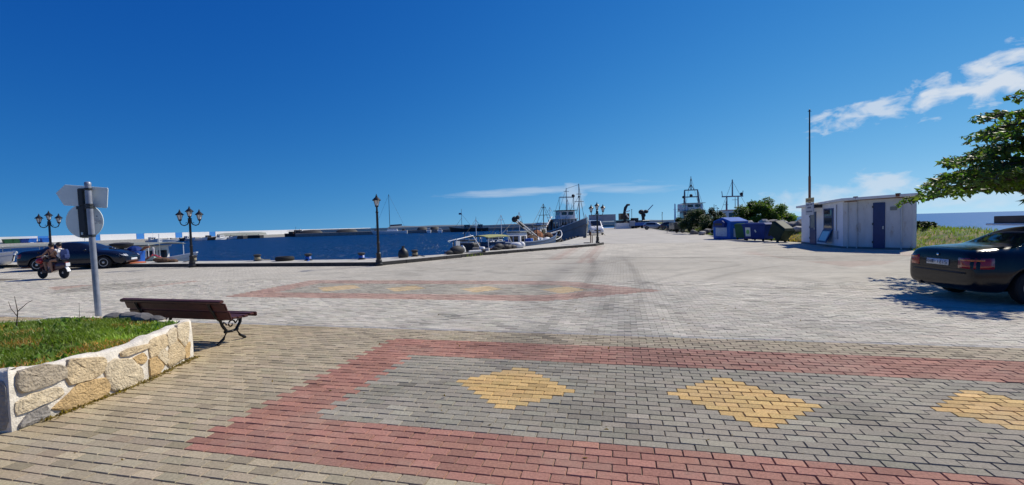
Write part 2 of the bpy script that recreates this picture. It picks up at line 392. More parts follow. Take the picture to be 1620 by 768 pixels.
# smooth value noise for weathering that follows the ground
def vnoise(x, y, sc, seed):
    r = np.random.default_rng(seed).random((64, 64)); x = np.asarray(x) * sc + 500.3; y = np.asarray(y) * sc + 500.7
    xi = np.floor(x).astype(int); yi = np.floor(y).astype(int); fx = x - xi; fy = y - yi; fx = fx * fx * (3 - 2 * fx); fy = fy * fy * (3 - 2 * fy)
    g = lambda a, b: r[a % 64, b % 64]
    return (g(xi, yi) * (1 - fx) + g(xi + 1, yi) * fx) * (1 - fy) + (g(xi, yi + 1) * (1 - fx) + g(xi + 1, yi + 1) * fx) * fy
SIDE = np.array([.375, .315, .218]); ROADC = np.array([.49, .457, .38]); RED = np.array([.355, .178, .130]); GREY = np.array([.29, .264, .207]); YEL = np.array([.56, .375, .15]); KERBC = np.array([.35, .34, .325])
HUTPATCH = [(5.7, 24.2), (8.2, 29.3), (10.3, 27.5), (12.6, 23.4), (8.76, 18.2), (7.27, 17.2)]
LEFTPATCH = [(-18.9, 11.2), (-16.6, 10.0), (-15.0, 10.8), (-14.4, 12.9), (-15.6, 13.1)]
def colours(u, v, row):
    """brick colour by place: u along the rows, v across them (arrays)"""
    row = np.asarray(row)
    col = np.where((v < 6.88)[:, None], SIDE, ROADC).astype(float)
    k = (v >= 6.88) & (v < 6.99); col[k] = KERBC
    # near ornamental panel: red frame, grey field, yellow lozenges
    k = (v > 2.8) & (v < 6.35) & (u > -3.5); col[k] = RED
    k = (v > 3.55) & (v < 5.53) & (u > -2.75); col[k] = GREY
    for c in range(-1, 8):
        uc = -1.2 + 2.2 * c
        if c < 0: continue
        r = 51 - row                                        # 0 at the far tip
        half = np.where(r < 6, (r + 1) * .1, (12 - r) * .1); sh = np.where(r < 6, 0, .1)
        k = (r >= 0) & (r < 12) & (np.abs(u - uc - sh) < half - .04); col[k] = YEL
    # the same panel across the road, with a pointed end
    tip = np.minimum(1.0, np.maximum(0, (0.9 - u) / 2.6)) * 1.78
    k = (u > -10.3) & (u < .9) & (np.abs(v - 11.55) < tip); col[k] = RED
    k = (u > -9.4) & (u < -.4) & (np.abs(v - 11.55) < np.minimum(.98, np.maximum(0, (-.4 - u) * .6))); col[k] = GREY
    for c in range(4):
        uc = -8.0 + 2.15 * c; k = (np.abs(u - uc) / .62 + np.abs(v - 11.55) / .62 < 1); col[k] = YEL
    k = (v > 19.3) & (v < 33) & (((u > -1.95) & (u < -1.68)) | ((u > -1.52) & (u < -1.25))); col[k] = RED * .6 + ROADC * .4
    k = (v > 20.9) & (v < 32) & (u > -3.45) & (u < -2.85); col[k] = RED * .6 + ROADC * .4
    k = inpoly(u, v, HUTPATCH); col[k] = np.where(((v[k] < 19.5) | (u[k] > 11.2) | (u[k] < 6.6))[:, None], RED * .5 + ROADC * .5, GREY * .5 + ROADC * .5)
    k = inpoly(u, v, LEFTPATCH); col[k] = np.where(((u[k] < -17.6) | (u[k] > -15.0))[:, None], RED * .8 + ROADC * .2, GREY * .75 + ROADC * .25)
    # wear: dusty pale patches, grey tyre lanes turning into the pier road
    x, y = uv2xy(u, v)
    d1 = vnoise(x, y, .35, 3); d2 = vnoise(x, y, 1.1, 4); d3 = vnoise(x, y, .12, 5)
    dust = np.clip((d1 * .6 + d2 * .4 - .46) * 2.2, 0, 1)
    grey = col.mean(1, keepdims=True)
    fade = np.where((v > 6.9)[:, None], np.clip((v - 4) / 9, 0, 1)[:, None] * .62, .12) + .12 * dust[:, None]
    base = np.where((v > 6.9)[:, None], ROADC, col)
    col = col * (1 - fade) + (col * .35 + base * .65) * fade
    lane = np.zeros(len(u))
    for (a, b, w, s) in (((.2, 5.6), (2.6, 19.0), .55, .32), ((1.7, 5.6), (3.8, 20), .6, .34), ((3.4, 5.2), (4.8, 22), .5, .18), ((-1.2, 8.6), (1.0, 7.1), .35, .2), ((5.5, 7.2), (2.2, 10.5), .7, .20), ((-.4, 8.4), (1.6, 6.6), .13, .34), ((.2, 9.4), (2.4, 6.3), .12, .3), ((1.6, 6.2), (6.4, 4.4), .8, .22), ((2.4, 20), (8, 30), .5, .12), ((4.4, 19), (10.5, 29), .5, .12), ((8.5, 7.5), (2.5, 13), .7, .14)):
        a = np.array(a); b = np.array(b); t = np.clip(((x - a[0]) * (b[0] - a[0]) + (y - a[1]) * (b[1] - a[1])) / ((b - a) ** 2).sum(), 0, 1)
        bow = np.sin(t * math.pi) * .5
        dd = np.hypot(x - (a[0] + t * (b[0] - a[0]) - bow), y - (a[1] + t * (b[1] - a[1])))
        lane = np.maximum(lane, .95 * s * np.exp(-(dd / w) ** 2) * (.55 + .8 * vnoise(x, y, .8, 9)))
    stain = np.clip((vnoise(x, y, .9, 21) * vnoise(x, y, 2.6, 22) - .42) * 2.2, 0, .4)
    trk = np.zeros(len(u))
    for (p0, p1, p2, w, s) in (((4.2, 24), (2.4, 12), (.3, 7.0), .11, .26), ((5.6, 24), (3.9, 12), (1.7, 6.9), .11, .26), ((-1.6, 8.9), (-.4, 8.2), (.75, 6.3), .07, .34), ((.2, 10.2), (1.0, 8.4), (2.6, 5.9), .08, .26), ((9.5, 16), (3.5, 12.5), (2.6, 6.4), .10, .2), ((8.2, 16.5), (2.2, 12.5), (1.1, 6.6), .10, .2), ((-9, 16), (-2, 15), (3.6, 23), .12, .16), ((-9, 17.5), (-1.5, 16.5), (2.6, 24), .12, .16), ((2, 11.5), (6, 9), (14, 7.5), .12, .16), ((2, 13), (6.5, 10.4), (14, 9), .12, .16)):
        for t in np.linspace(0, 1, 44):
            qx = (1 - t) ** 2 * p0[0] + 2 * t * (1 - t) * p1[0] + t * t * p2[0]; qy = (1 - t) ** 2 * p0[1] + 2 * t * (1 - t) * p1[1] + t * t * p2[1]
            nx_, ny_ = 2 * (1 - t) * (p1[0] - p0[0]) + 2 * t * (p2[0] - p1[0]), 2 * (1 - t) * (p1[1] - p0[1]) + 2 * t * (p2[1] - p1[1]); ln = math.hypot(nx_, ny_); nx_, ny_ = nx_ / ln, ny_ / ln
            al = (x - qx) * nx_ + (y - qy) * ny_; ac = (x - qx) * -ny_ + (y - qy) * nx_
            trk = np.maximum(trk, s * np.exp(-(ac / w) ** 2) * (np.abs(al) < ln / 70) * (.5 + vnoise(x, y, 1.7, 33)))
    f = (1 - lane * np.where(v > 5.0, 1, .3) * .8) * (1 - trk) * (1 - stain * .45) * (.90 + .2 * d3) * (.95 + .1 * d2)
    f = f + dust * .09
    f = np.where((np.abs(v - 15.65) < .06) & (u > -3), f * .76, f); f = np.where((np.abs(v - 19.25) < .1) & (u > -6) & (u < 3), f * .8, f)      # drain rows
    col = col * f[:, None]
    cool = (lane * .3)[:, None]; col = col * (1 - cool) + (col.mean(1, keepdims=True) * np.array([.96, 1.0, 1.07])) * cool
    warm = np.clip((-x - 2.2) / 3, 0, 1) * (v < 6.9)          # sandy dust near the planter
    col = col * (1 + warm[:, None] * np.array([.10, .05, -.08]))
    return col
def brick_cells(v0, v1, u0, u1, bl, bw):
    rows = np.arange(math.floor(v0 / bw), math.ceil(v1 / bw)); cols = np.arange(math.floor(u0 / bl), math.ceil(u1 / bl))
    rr, cc = np.meshgrid(rows, cols, indexing='ij'); rr = rr.ravel(); cc = cc.ravel()
    v = (rr + .5) * bw; u = (cc + .5) * bl + np.where(rr % 2 == 0, 0, bl / 2)
    return u, v, rr
V_NEAR, V_FAR = 13.4, 36.0
GAP, CH, DEEP = .0030, .0038, .010
tmpl_top = np.array([(-1, -1), (1, -1), (1, 1), (-1, 1)], float)
quad_f = np.array([(4, 5, 6, 7), (0, 1, 5, 4), (1, 2, 6, 5), (2, 3, 7, 6), (3, 0, 4, 7)])
def brick_verts(u, v, bl, bw, zj, rot, tiltu, tiltv):
    n = len(u); gp = np.where(v > 6.9, GAP * .45, GAP)[:, None, None]; ch = np.where(v > 6.9, CH * .6, CH)[:, None, None]
    half = np.array([bl / 2, bw / 2])[None, None]; lo = tmpl_top[None] * (half - gp); hi = tmpl_top[None] * (half - gp - ch)
    P = np.concatenate([lo, hi], 1); c, s = np.cos(rot)[:, None], np.sin(rot)[:, None]
    U = P[:, :, 0] * c - P[:, :, 1] * s; V = P[:, :, 0] * s + P[:, :, 1] * c
    Z = np.where(np.arange(8)[None] < 4, -DEEP, 0.0) + zj[:, None] * (np.arange(8)[None] >= 4) + (U * tiltu[:, None] + V * tiltv[:, None]) * (np.arange(8)[None] >= 4)
    X, Y = uv2xy(U + u[:, None], V + v[:, None]); return np.stack([X, Y, Z], -1)
u, v, rr = brick_cells(1.0, V_NEAR, -24, 24, .2, .1)
x, y = uv2xy(u, v); k = inpoly(x, y, paved); u, v, rr, x, y = u[k], v[k], rr[k], x[k], y[k]
n = len(u)
col = colours(u, v, rr) * (1 + rng.normal(0, .10, (n, 1))) * (1 + rng.normal(0, .012, (n, 3)))
odd = rng.random(n) < .03; col[odd] *= .78
# which bricks show largest from the photographer's place: those get to be objects
dep = np.maximum(y, .3); inview = (np.abs(x) < dep * 1.12) & (dep > 3.0); area = np.where(inview, 1 / dep ** 3, 0)
# keep the hero bricks one compact field: nearest ones
hero = np.argsort(-area)[:300]; hm = np.zeros(n, bool); hm[hero] = True
zj = rng.normal(0, .0017, n); rot = rng.normal(0, .006, n); tu = rng.normal(0, .006, n); tv = rng.normal(0, .008, n)
BV = brick_verts(u, v, .2, .1, zj, rot, tu, tv)
nr = np.where(~hm)[0]; V_ = BV[nr].reshape(-1, 3); F_ = (quad_f[None] + (np.arange(len(nr)) * 8)[:, None, None]).reshape(-1, 4)
o = stuff(link('paving_bricks', np_mesh('paving_bricks', V_, F_, np.repeat(col[nr], 5, 0)), 'paver', pavement))
# hero bricks share a few meshes: colour family x tone
fam = np.argmin(((col[hero][:, None] / col[hero].mean(1)[:, None, None] - np.stack([SIDE, RED, GREY, YEL])[None] / np.stack([SIDE, RED, GREY, YEL]).mean(1)[None, :, None]) ** 2).sum(-1), 1)
cache = {}
for h, fm in zip(hero, fam):
    tone = int(round(col[h].mean() / .012)); key = (int(fm), tone)
    if key not in cache:
        z0 = np.zeros(1); P = brick_verts(z0, z0, .2, .1, z0, z0, z0, z0)[0]
        me = np_mesh('paving_brick', P, quad_f, np.repeat(col[h][None], 5, 0)); me.materials.append(M['paver']); cache[key] = me
    b = bpy.data.objects.new('paving_brick', cache[key]); C.objects.link(b); b.parent = pavement
    b.location = (x[h], y[h], zj[h]); b.rotation_euler = (tv[h], tu[h], rot[h])
# paving beyond: flat bricks, then larger cells where single bricks blur together
Vs, Fs, Ts = [], [], []; off = 0
for (va, vb, ua, ub, bl, bw) in ((V_NEAR, 22, -40, 30, .2, .1), (22, V_FAR, -50, 30, .6, .3)):
    u, v, rr = brick_cells(va, vb, ua, ub, bl, bw); x, y = uv2xy(u, v); k = inpoly(x, y, paved) & (v > va) ; u, v, rr = u[k], v[k], rr[k]; n = len(u)
    cc = colours(u, v, rr) * (1 + rng.normal(0, .05, (n, 1))) * (.985)
    P = tmpl_top * (bl / 2 - .003, bw / 2 - .003); X, Y = uv2xy(P[None, :, 0] + u[:, None], P[None, :, 1] + v[:, None])
    Vs.append(np.stack([X, Y, np.zeros_like(X) - .002], -1).reshape(-1, 3)); Fs.append(np.arange(n * 4).reshape(-1, 4) + off); off += n * 4; Ts.append(cc)
stuff(link('distant_paving_bricks', np_mesh('distant_paving_bricks', np.concatenate(Vs), np.concatenate(Fs), np.concatenate(Ts)), 'paver', pavement))
# far plaza and pier surface, joined on where single bricks can no longer be seen
a0 = uv2xy(-40, V_FAR - .1); b0 = uv2xy(18, V_FAR - .1)
far_poly = [(5.3, 38.0)] + [(6.2, 42), (7.4, 50), (9.7, 63), (12.5, 90), (15, 132), (40, 132), (33, 110), (25.5, 75), (22.3, 52), (19.6, 42), (19.3, 30.2), (8.6, 34.8)]
struct(flat('pier_road', far_poly, -.006, 'road'))
struct(flat('road_shoulder', [(-90, -3.02), (-90, -40), (22, -40), (20.6, -3.02)], -.006, 'road'))

# raised quay strip with its kerb
ks = KERB + [(7.3, 38), (6.2, 42.3)]
strip = ks + [q for q in QUAY[::-1] if q[1] < 43 and q[0] < 5][:] 
strip = ks + [(4.9, 40.6), (4.1, 37.7), (-.35, 29.3), (-1.9, 26.7), (-4.45, 24.7), (-8.0, 23.0), (-16.7, 24.75), (-22.2, 26.4), (-90, 43.0)]
qs = struct(MB().prism(strip, -.3, .15).build('quay_strip', 'concrete', bevel=.02))
def offset_line(pts, d):
    out = []
    for i, p in enumerate(pts):
        a = Vector(pts[max(i - 1, 0)]); b = Vector(pts[min(i + 1, len(pts) - 1)]); t = (b - a).normalized(); out.append((p[0] - t.y * d, p[1] + t.x * d))
    return out
# kerb stones along the road side of the strip
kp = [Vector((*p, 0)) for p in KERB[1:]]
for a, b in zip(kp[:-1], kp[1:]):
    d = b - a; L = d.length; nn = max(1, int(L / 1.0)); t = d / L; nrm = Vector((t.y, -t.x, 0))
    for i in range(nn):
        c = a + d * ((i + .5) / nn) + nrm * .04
        q = MB().box((0, 0, 0), (L / nn - .015, .12, .20))  .build('kerb_stone', 'kerb_shaded', qs, bevel=.012); q.location = (c.x, c.y, .062); q.rotation_euler = (0, 0, math.atan2(t.y, t.x))
# capping beam on the quay edge beyond the lamp
cb = MB()
pts = [(4.1, 37.7), (7.4, 50), (9.7, 63), (12.5, 90), (15, 132)]
for a, b in zip(pts[:-1], pts[1:]): cb.bar((a[0] + .2, a[1], .03), (b[0] + .2, b[1], .03), .45, .22)
struct(cb.build('quay_edge', 'concrete', bevel=.02))

# water out to the horizon
g = []
me = bpy.data.meshes.new('sea'); S_ = 30000
me.from_pydata([(-S_, -S_, WZ), (S_, -S_, WZ), (S_, S_, WZ), (-S_, S_, WZ)], [], [(0, 1, 2, 3)])
struct(link('sea', me, 'water'))
struct(flat('harbour_water', [(-400, -40), (-90.5, -40), (-90.5, 43.4)] + [(x_ + .3, y_ - .3) for x_, y_ in QUAY[1:]] + [(60, 290), (-70, 212), (-96, 262), (-400, 262)], WZ + .012, 'harbour_water'))
# grass bank on the seaward side behind the hut
def bank_h(x, y):
    e = np.interp(y, [-40, 14, 19.8, 24, 42, 52, 75, 110], [22, 19.5, 18.6, 19.3, 19.6, 22.3, 25.5, 33]) - .25
    d = x - e; y = np.asarray(y)
    crest = np.interp(y, [-40, 14, 18, 21, 24, 30, 45, 110], [.05, .08, .25, .62, 1.0, .95, .9, 1.2])
    h = crest * np.clip(d / 2.6, 0, 1) ** .8; drop = np.clip((d - 4.2) / 2.6, 0, 1); h = h * (1 - drop) - 2.6 * drop ** 1.2
    return h + (vnoise(x, y, .6, 31) - .5) * .35 * np.clip(d / 1.5, 0, 1) - .02
dx = np.linspace(0, 9.5, 36); ys = np.linspace(-40, 128, 240); ee = np.interp(ys, [-40, 14, 19.8, 24, 42, 52, 75, 110, 132], [22, 19.5, 18.6, 19.3, 19.6, 22.3, 25.5, 33, 40]) - .3
X = ee[:, None] + dx[None]; Y = np.repeat(ys[:, None], 36, 1); Z = bank_h(X, Y); Z[:, 0] = -.6
V_ = np.stack([X, Y, Z], -1).reshape(-1, 3); idx = np.arange(len(V_)).reshape(len(ys), 36)
F_ = np.stack([idx[:-1, :-1], idx[:-1, 1:], idx[1:, 1:], idx[1:, :-1]], -1).reshape(-1, 4)
me = np_mesh('grass_bank', V_, F_); me.polygons.foreach_set('use_smooth', [True] * len(F_)); struct(link('grass_bank', me, 'turf'))

def blades(name, P, h, w, m, tint, lean=.5, parent=None):
    """upright grass blades at points P: one bent pair of quads each"""
    n = len(P); a = rng.random(n) * 6.283; ln = rng.random(n) * lean; b = rng.random(n) * 6.283
    hh = h * (.5 + rng.random(n)); dxy = np.stack([np.cos(a), np.sin(a)], -1) * (w / 2); L_ = np.stack([np.cos(b), np.sin(b)], -1) * (ln * hh)[:, None]
    V = np.zeros((n, 6, 3)); 
    for i, (f, wd) in enumerate(((0, 1), (.55, .8), (1, .12))):
        base = P.copy(); base[:, :2] += L_ * f ** 1.7; base[:, 2] += hh * f
        V[:, i * 2] = base; V[:, i * 2 + 1] = base; V[:, i * 2, :2] -= dxy * wd; V[:, i * 2 + 1, :2] += dxy * wd
    F = (np.array([(0, 1, 3, 2), (2, 3, 5, 4)])[None] + (np.arange(n) * 6)[:, None, None]).reshape(-1, 4)
    return stuff(link(name, np_mesh(name, V.reshape(-1, 3), F, np.repeat(tint, 2, 0)), m, parent))
# rough grass on the bank
n = 26000; yy = rng.uniform(12, 60, n); ee = np.interp(yy, [-40, 14, 19.8, 24, 42, 52, 75, 110], [22, 19.5, 18.6, 19.3, 19.6, 22.3, 25.5, 33]); xx = ee + rng.uniform(-.2, 5.2, n)
dn = vnoise(xx, yy, 1.3, 41) * .6 + .4 * rng.random(n); kk = dn > .22; xx, yy, dn = xx[kk], yy[kk], dn[kk]
P = np.stack([xx, yy, bank_h(xx, yy) - .02], -1); dry = (vnoise(xx, yy, .45, 42) > .68)[:, None]
t = np.where(dry, np.array([2.6, 1.35, 2.6]), np.array([1, 1, 1])) * (.6 + .8 * rng.random((len(xx), 1)))
o = blades('bank_grass', P, .12, .03, 'grass_blade', t, .8); o['label'] = 'rough green and dry grass covering the seaward bank'

# breakwater piers across the harbour
def pier(name, pts, w, z1, m, wall=None):
    mb = MB()
    for a, b in zip(pts[:-1], pts[1:]): mb.bar((*a, (z1 - 3) / 2), (*b, (z1 - 3) / 2), w, z1 + 3)
    return struct(mb.build(name, m))
BW0, BWD = Vector((-146, 130)), Vector((.39, .92)).normalized(); BWN = Vector((BWD.y, -BWD.x))      # breakwater line and the side facing the harbour
def bw(t, out=0): p = BW0 + BWD * t + BWN * out; return (p.x, p.y)
pier('breakwater_pier', [bw(-90, 2.5), bw(152, 2.5)], 8, .05, 'concrete')
pier('far_pier', [(-93, 196), (-78, 204), (40, 262), (120, 300)], 10, .25, 'concrete_dark')
pier('far_pier_crest', [(-90, 208), (-78, 214), (40, 272), (130, 312)], 3, 1.7, 'concrete')
# low hills beyond the sea wall
hm_ = MB(); hx = np.linspace(-900, 3200, 90); prof = [max(2, 13 * vnoise(q, 3., .0016, 51) + 9 * vnoise(q, 9., .006, 52) - 3) for q in hx]
vs_ = []; fs_ = []
for i, q in enumerate(hx):
    yb = 3600 + q * .2
    vs_ += [(q, yb - 160, WZ - 1), (q, yb, float(prof[i])), (q, yb + 300, WZ - 1)]
for i in range(len(hx) - 1):
    for j in range(2): fs_.append((i * 3 + j, i * 3 + j + 1, i * 3 + 4 + j, i * 3 + 3 + j))
struct(hm_.add(vs_, fs_).build('hills', 'hill', smooth=True))
# ------------------------------------------------------------------ stone planter
PA, PB, PC = Vector((-4.42, 3.92)), Vector((-4.30, 5.17)), Vector((-4.42, 6.2))
planter = thing('stone_planter', 'low planter wall of beige stones set in white mortar, filled with grass', 'planter', (0, 0, 0))
LAB = (PB - PA).length
def face_pt(s, h, out):
    if s <= LAB: a, d = PA, (PB - PA).normalized(); k = s
    else: a, d = PB, (PC - PB).normalized(); k = s - LAB
    nrm = Vector((d.y, -d.x)); p = a + d * k + nrm * out
    return Vector((p.x, p.y, h))
outer = [(-7.5, 3.62), (PA.x, PA.y), (PB.x, PB.y), (PC.x, PC.y), (-4.52, 6.33), (-5.69, 6.76), (-6.3, 6.93), (-6.95, 7.06), (-7.6, 6.6), (-7.9, 5.2)]
def inset(poly, d):
    n = len(poly); out = []
    for i in range(n):
        a, b, c = Vector(poly[i - 1]), Vector(poly[i]), Vector(poly[(i + 1) % n])
        t1 = (b - a).normalized(); t2 = (c - b).normalized(); n1 = Vector((-t1.y, t1.x)); n2 = Vector((-t2.y, t2.x)); k = (n1 + n2).normalized(); out.append(b + k * d / max(.4, k.dot(n1)))
    return out
# wall ring, top heights wander like hand-laid mortar
def densify(poly, step):
    out = []
    for i in range(len(poly)):
        a = Vector(poly[i]); b = Vector(poly[(i + 1) % len(poly)]); k = max(1, int((b - a).length / step))
        for j in range(k): out.append(a.lerp(b, j / k))
    return out
od = densify(outer, .05); idn = inset(od, .15)
def wtop(p):
    base = .50 + .035 * math.exp(-((p.x + 4.42) ** 2 + (p.y - 3.92) ** 2) / .15) - .045 * math.exp(-((p.y - 4.9) ** 2) / .25) * (p.x > -5)
    if p.y > 6.2 and p.x < -4.6: base = .47
    return base + .03 * (float(vnoise(p.x, p.y, 4.0, 61)) - .5) + .022 * (float(vnoise(p.x, p.y, 13.0, 64)) - .5)
rings = []; mbw = MB(); nO = len(od); vs_ = []; fs_ = []
for p, q in zip(od, idn):
    t = wtop(p); j = .022 * (float(vnoise(p.x, p.y, 9, 62)) - .5); k = (Vector(q) - p).normalized()
    a = p + k * (.012 + j)
    vs_ += [(p.x, p.y, -.02), (p.x + k.x * j, p.y + k.y * j, .2), (a.x, a.y, t - .02), (a.x + k.x * .02, a.y + k.y * .02, t), (q[0] - k.x * .02, q[1] - k.y * .02, t), (q[0], q[1], t - .25)]
for i in range(nO):
    j = (i + 1) % nO
    for r_ in range(5): fs_.append((i * 6 + r_, j * 6 + r_, j * 6 + r_ + 1, i * 6 + r_ + 1))
mbw.add(vs_, fs_).build('mortar_wall', 'mortar', planter, smooth=50)
STONES = {
 'stone_grey': [[(.091, .484), (.118, .515), (.289, .505), (.433, .433), (.437, .337), (.351, .325), (.106, .324), (.081, .391)]],
 'stone_beige': [[(.514, .465), (.555, .475), (.806, .416), (.837, .361), (.797, .271), (.685, .241), (.501, .262), (.476, .334)],
                 [(1.042, .405), (1.12, .425), (1.39, .41), (1.385, .37), (1.167, .357), (1.052, .366)],
                 [(1.451, .433), (1.689, .438), (1.732, .319), (1.59, .25), (1.425, .235), (1.418, .378)],
                 [(1.776, .247), (1.913, .313), (2.06, .162), (2.05, .05), (1.758, .04), (1.721, .105)]],
 'stone_pale': [[(.061, .244), (.17, .27), (.384, .251), (.408, .18), (.304, .158), (.063, .138)],
                [(.867, .294), (.965, .333), (1.137, .293), (1.236, .148), (1.25, .06), (1.19, .02), (.991, .015), (.911, .06), (.872, .177)],
                [(1.73, .441), (1.92, .482), (1.915, .327), (1.77, .268)], [(1.54, .259), (1.654, .286), (1.748, .165), (1.677, .078), (1.547, .21)],
                [(1.965, .488), (2.20, .495), (2.139, .242), (2.088, .212), (1.952, .346)]],
 'stone_gold': [[(.355, .076), (.515, .171), (.579, .213), (.815, .186), (.853, .089), (.826, .03), (.67, .012), (.485, .018)],
                [(1.176, .305), (1.294, .328), (1.343, .269), (1.302, .206), (1.199, .249)],
                [(1.394, .216), (1.508, .208), (1.636, .078), (1.549, .012), (1.396, .024)], [(2.094, .167), (2.196, .227), (2.179, .042), (2.082, .041)]],
 'stone_ash': [[(.066, .049), (.126, .101), (.257, .126), (.288, .032), (.154, .012), (.071, .012)]]}
def stone(pts, m, fp, thick=.02, grow=1.19):
    """an irregular faced stone: outline subdivided and roughened, domed face"""
    pts = [Vector(p) for p in pts]; c = sum(pts, Vector((0, 0))) / len(pts); pts = [c + (p - c) * grow for p in pts]; ring = []
    for i in range(len(pts)):
        a, b = pts[i], pts[(i + 1) % len(pts)]; z = pts[i - 1]
        for t in (.0, .33, .66):
            p = a.lerp(b, t)
            if t == 0: p = a * .9 + (z + b) * .05
            ring.append(p + Vector((random.uniform(-1, 1), random.uniform(-1, 1))) * .005)
    n = len(ring); vs_ = []; 
    for sc, out in ((1.0, -.03), (1.0, thick * .55), (.95, thick), (.62, thick), (.28, thick)):
        for p in ring:
            q = c + (p - c) * sc; q.y = max(.006, min(q.y, .515)); vs_.append(fp(q.x, q.y, out + (random.uniform(-.006, .006) if sc < 1 else 0)))
    vs_.append(fp(c.x, c.y, thick)); fs_ = []
    for r_ in range(4):
        for j in range(n): fs_.append((r_ * n + j, r_ * n + (j + 1) % n, (r_ + 1) * n + (j + 1) % n, (r_ + 1) * n + j))
    for j in range(n): fs_.append((4 * n + j, 4 * n + (j + 1) % n, 5 * n))
    return MB().add(vs_, fs_).build('stone', m, planter, smooth=45)
for m_, lst in STONES.items():
    for pts in lst: stone(pts, m_, face_pt)
# the shaded near face and the back wall carry the same kind of stones
def wall_fp(a, b):
    a, b = Vector(a), Vector(b); d = (b - a).normalized(); nrm = Vector((d.y, -d.x))
    return lambda s, h, out: Vector((*(a + d * s + nrm * out), h))
def stone_row(a, b, start=.06):
    fp = wall_fp(a, b); L = (Vector(b) - Vector(a)).length; s = start; kinds = ['stone_beige', 'stone_grey', 'stone_pale', 'stone_gold', 'stone_ash']
    while s < L - .2:
        w = random.uniform(.22, .42); w = min(w, L - .05 - s); hcut = random.uniform(.2, .3)
        for (h0, h1) in ((.03, hcut - .02), (hcut + .02, .44)):
            stone([(s + random.uniform(0, .03), h0), (s + w - random.uniform(.02, .05), h0 + random.uniform(0, .02)), (s + w - random.uniform(.0, .04), h1), (s + random.uniform(.0, .04), h1 - random.uniform(0, .03))], random.choice(kinds), fp)
        s += w + .03
fpn = wall_fp((-7.5, 3.62), PA); LN = (PA - Vector((-7.5, 3.62))).length
stone([(LN - .50, .02), (LN - .02, .02), (LN - .015, .25), (LN - .02, .47), (LN - .45, .46), (LN - .52, .25)], 'stone_ash', fpn, grow=1.0)  # full-height dark stone, the shade of this face painted into its tone
stone_row((-7.5, 3.62), (PA.x - .55, PA.y - .057), .1); stone_row((-4.52, 6.33), (-6.3, 6.93)); stone_row(PC, (-4.52, 6.33), .01)
# soil and growth
soil_poly = inset(outer, .13); NG = 40; gx = np.linspace(-7.9, -4.2, NG); gy = np.linspace(3.5, 7.1, NG); GX, GY = np.meshgrid(gx, gy)
def soil_h(x, y): return .40 + .05 * np.exp(-((np.asarray(x) + 6.0) ** 2 + (np.asarray(y) - 5.4) ** 2) / 1.2) + .05 * (vnoise(x, y, 2.2, 71) - .5)
k = inpoly(GX, GY, [tuple(p) for p in inset(outer, .05)]); ids = -np.ones(GX.shape, int); ids[k] = np.arange(k.sum())
V_ = np.stack([GX[k], GY[k], soil_h(GX[k], GY[k])], -1); F_ = []
for i in range(NG - 1):
    for j in range(NG - 1):
        q = (ids[i, j], ids[i, j + 1], ids[i + 1, j + 1], ids[i + 1, j])
        if min(q) >= 0: F_.append(q)
# clip soil below the wall top near the rim
me = np_mesh('soil', V_, F_); link('soil', me, 'soil', planter)
n = 85000; px_ = rng.uniform(-7.9, -4.2, n); py_ = rng.uniform(3.5, 7.1, n); k = inpoly(px_, py_, [tuple(p) for p in soil_poly]); px_, py_ = px_[k], py_[k]
bare = vnoise(px_, py_, 1.6, 72); k = rng.random(len(px_)) < np.clip((bare - .05) * 4, .2, 1); px_, py_, bare = px_[k], py_[k], bare[k]
P = np.stack([px_, py_, soil_h(px_, py_) - .01], -1)
tone = (.60 + 1.1 * vnoise(px_, py_, 1.3, 73) * vnoise(px_, py_, 5, 76) * 1.6)[:, None] * (.75 + .5 * rng.random((len(px_), 1)))
dryk = ((vnoise(px_, py_, 2.0, 74) > .74) & (rng.random(len(px_)) < .45))[:, None]
t = np.where(dryk, np.array([3.0, 1.1, 2.2]), np.array([1., 1., 1.])) * tone
blades('planter_grass', P, .07, .011, 'grass_blade', t, 1.0, planter)
# broad-leaved weeds among the grass
def leaves(name, P, size, m, tint, parent=None, droop=.3, asp=.5, stf=True, nrm=None):
    n = len(P); a = rng.random(n) * 6.283; el = rng.normal(-droop, .45, n); s = size * (.6 + .8 * rng.random(n))
    d = np.stack([np.cos(a) * np.cos(el), np.sin(a) * np.cos(el), np.sin(el)], -1); sd_ = np.stack([-np.sin(a), np.cos(a), np.zeros(n)], -1)
    up = np.cross(sd_, d); roll = rng.normal(0, .6, n)[:, None]; sd2 = sd_ * np.cos(roll) + up * np.sin(roll); up2 = np.cross(sd2, d)
    V = np.zeros((n, 6, 3)); L_ = s[:, None]
    V[:, 0] = P; V[:, 1] = P + d * L_ * .45 + sd2 * L_ * asp * .5 + up2 * L_ * .12; V[:, 2] = P + d * L_ * .5 
    V[:, 3] = P + d * L_ * .45 - sd2 * L_ * asp * .5 + up2 * L_ * .12; V[:, 4] = P + d * L_ - up2 * L_ * .1; V[:, 5] = V[:, 4]
    F = (np.array([(0, 1, 4, 2), (0, 2, 4, 3)])[None] + (np.arange(n) * 6)[:, None, None]).reshape(-1, 4)
    o = link(name, np_mesh(name, V.reshape(-1, 3), F, np.repeat(tint, 2, 0)), m, parent)
    return stuff(o) if stf else o
n = 9000; px_ = rng.uniform(-7.9, -4.2, n); py_ = rng.uniform(3.5, 7.1, n); k = inpoly(px_, py_, [tuple(p) for p in soil_poly]) & (vnoise(px_, py_, 1.9, 75) > .52); px_, py_ = px_[k], py_[k]
P = np.stack([px_, py_, soil_h(px_, py_) + rng.uniform(.01, .045, len(px_))], -1)
leaves('planter_weeds', P, .065, 'grass_blade', np.array([.75, .95, .8]) * (.5 + .9 * rng.random((len(P), 1))), planter, droop=-.2, asp=.7)
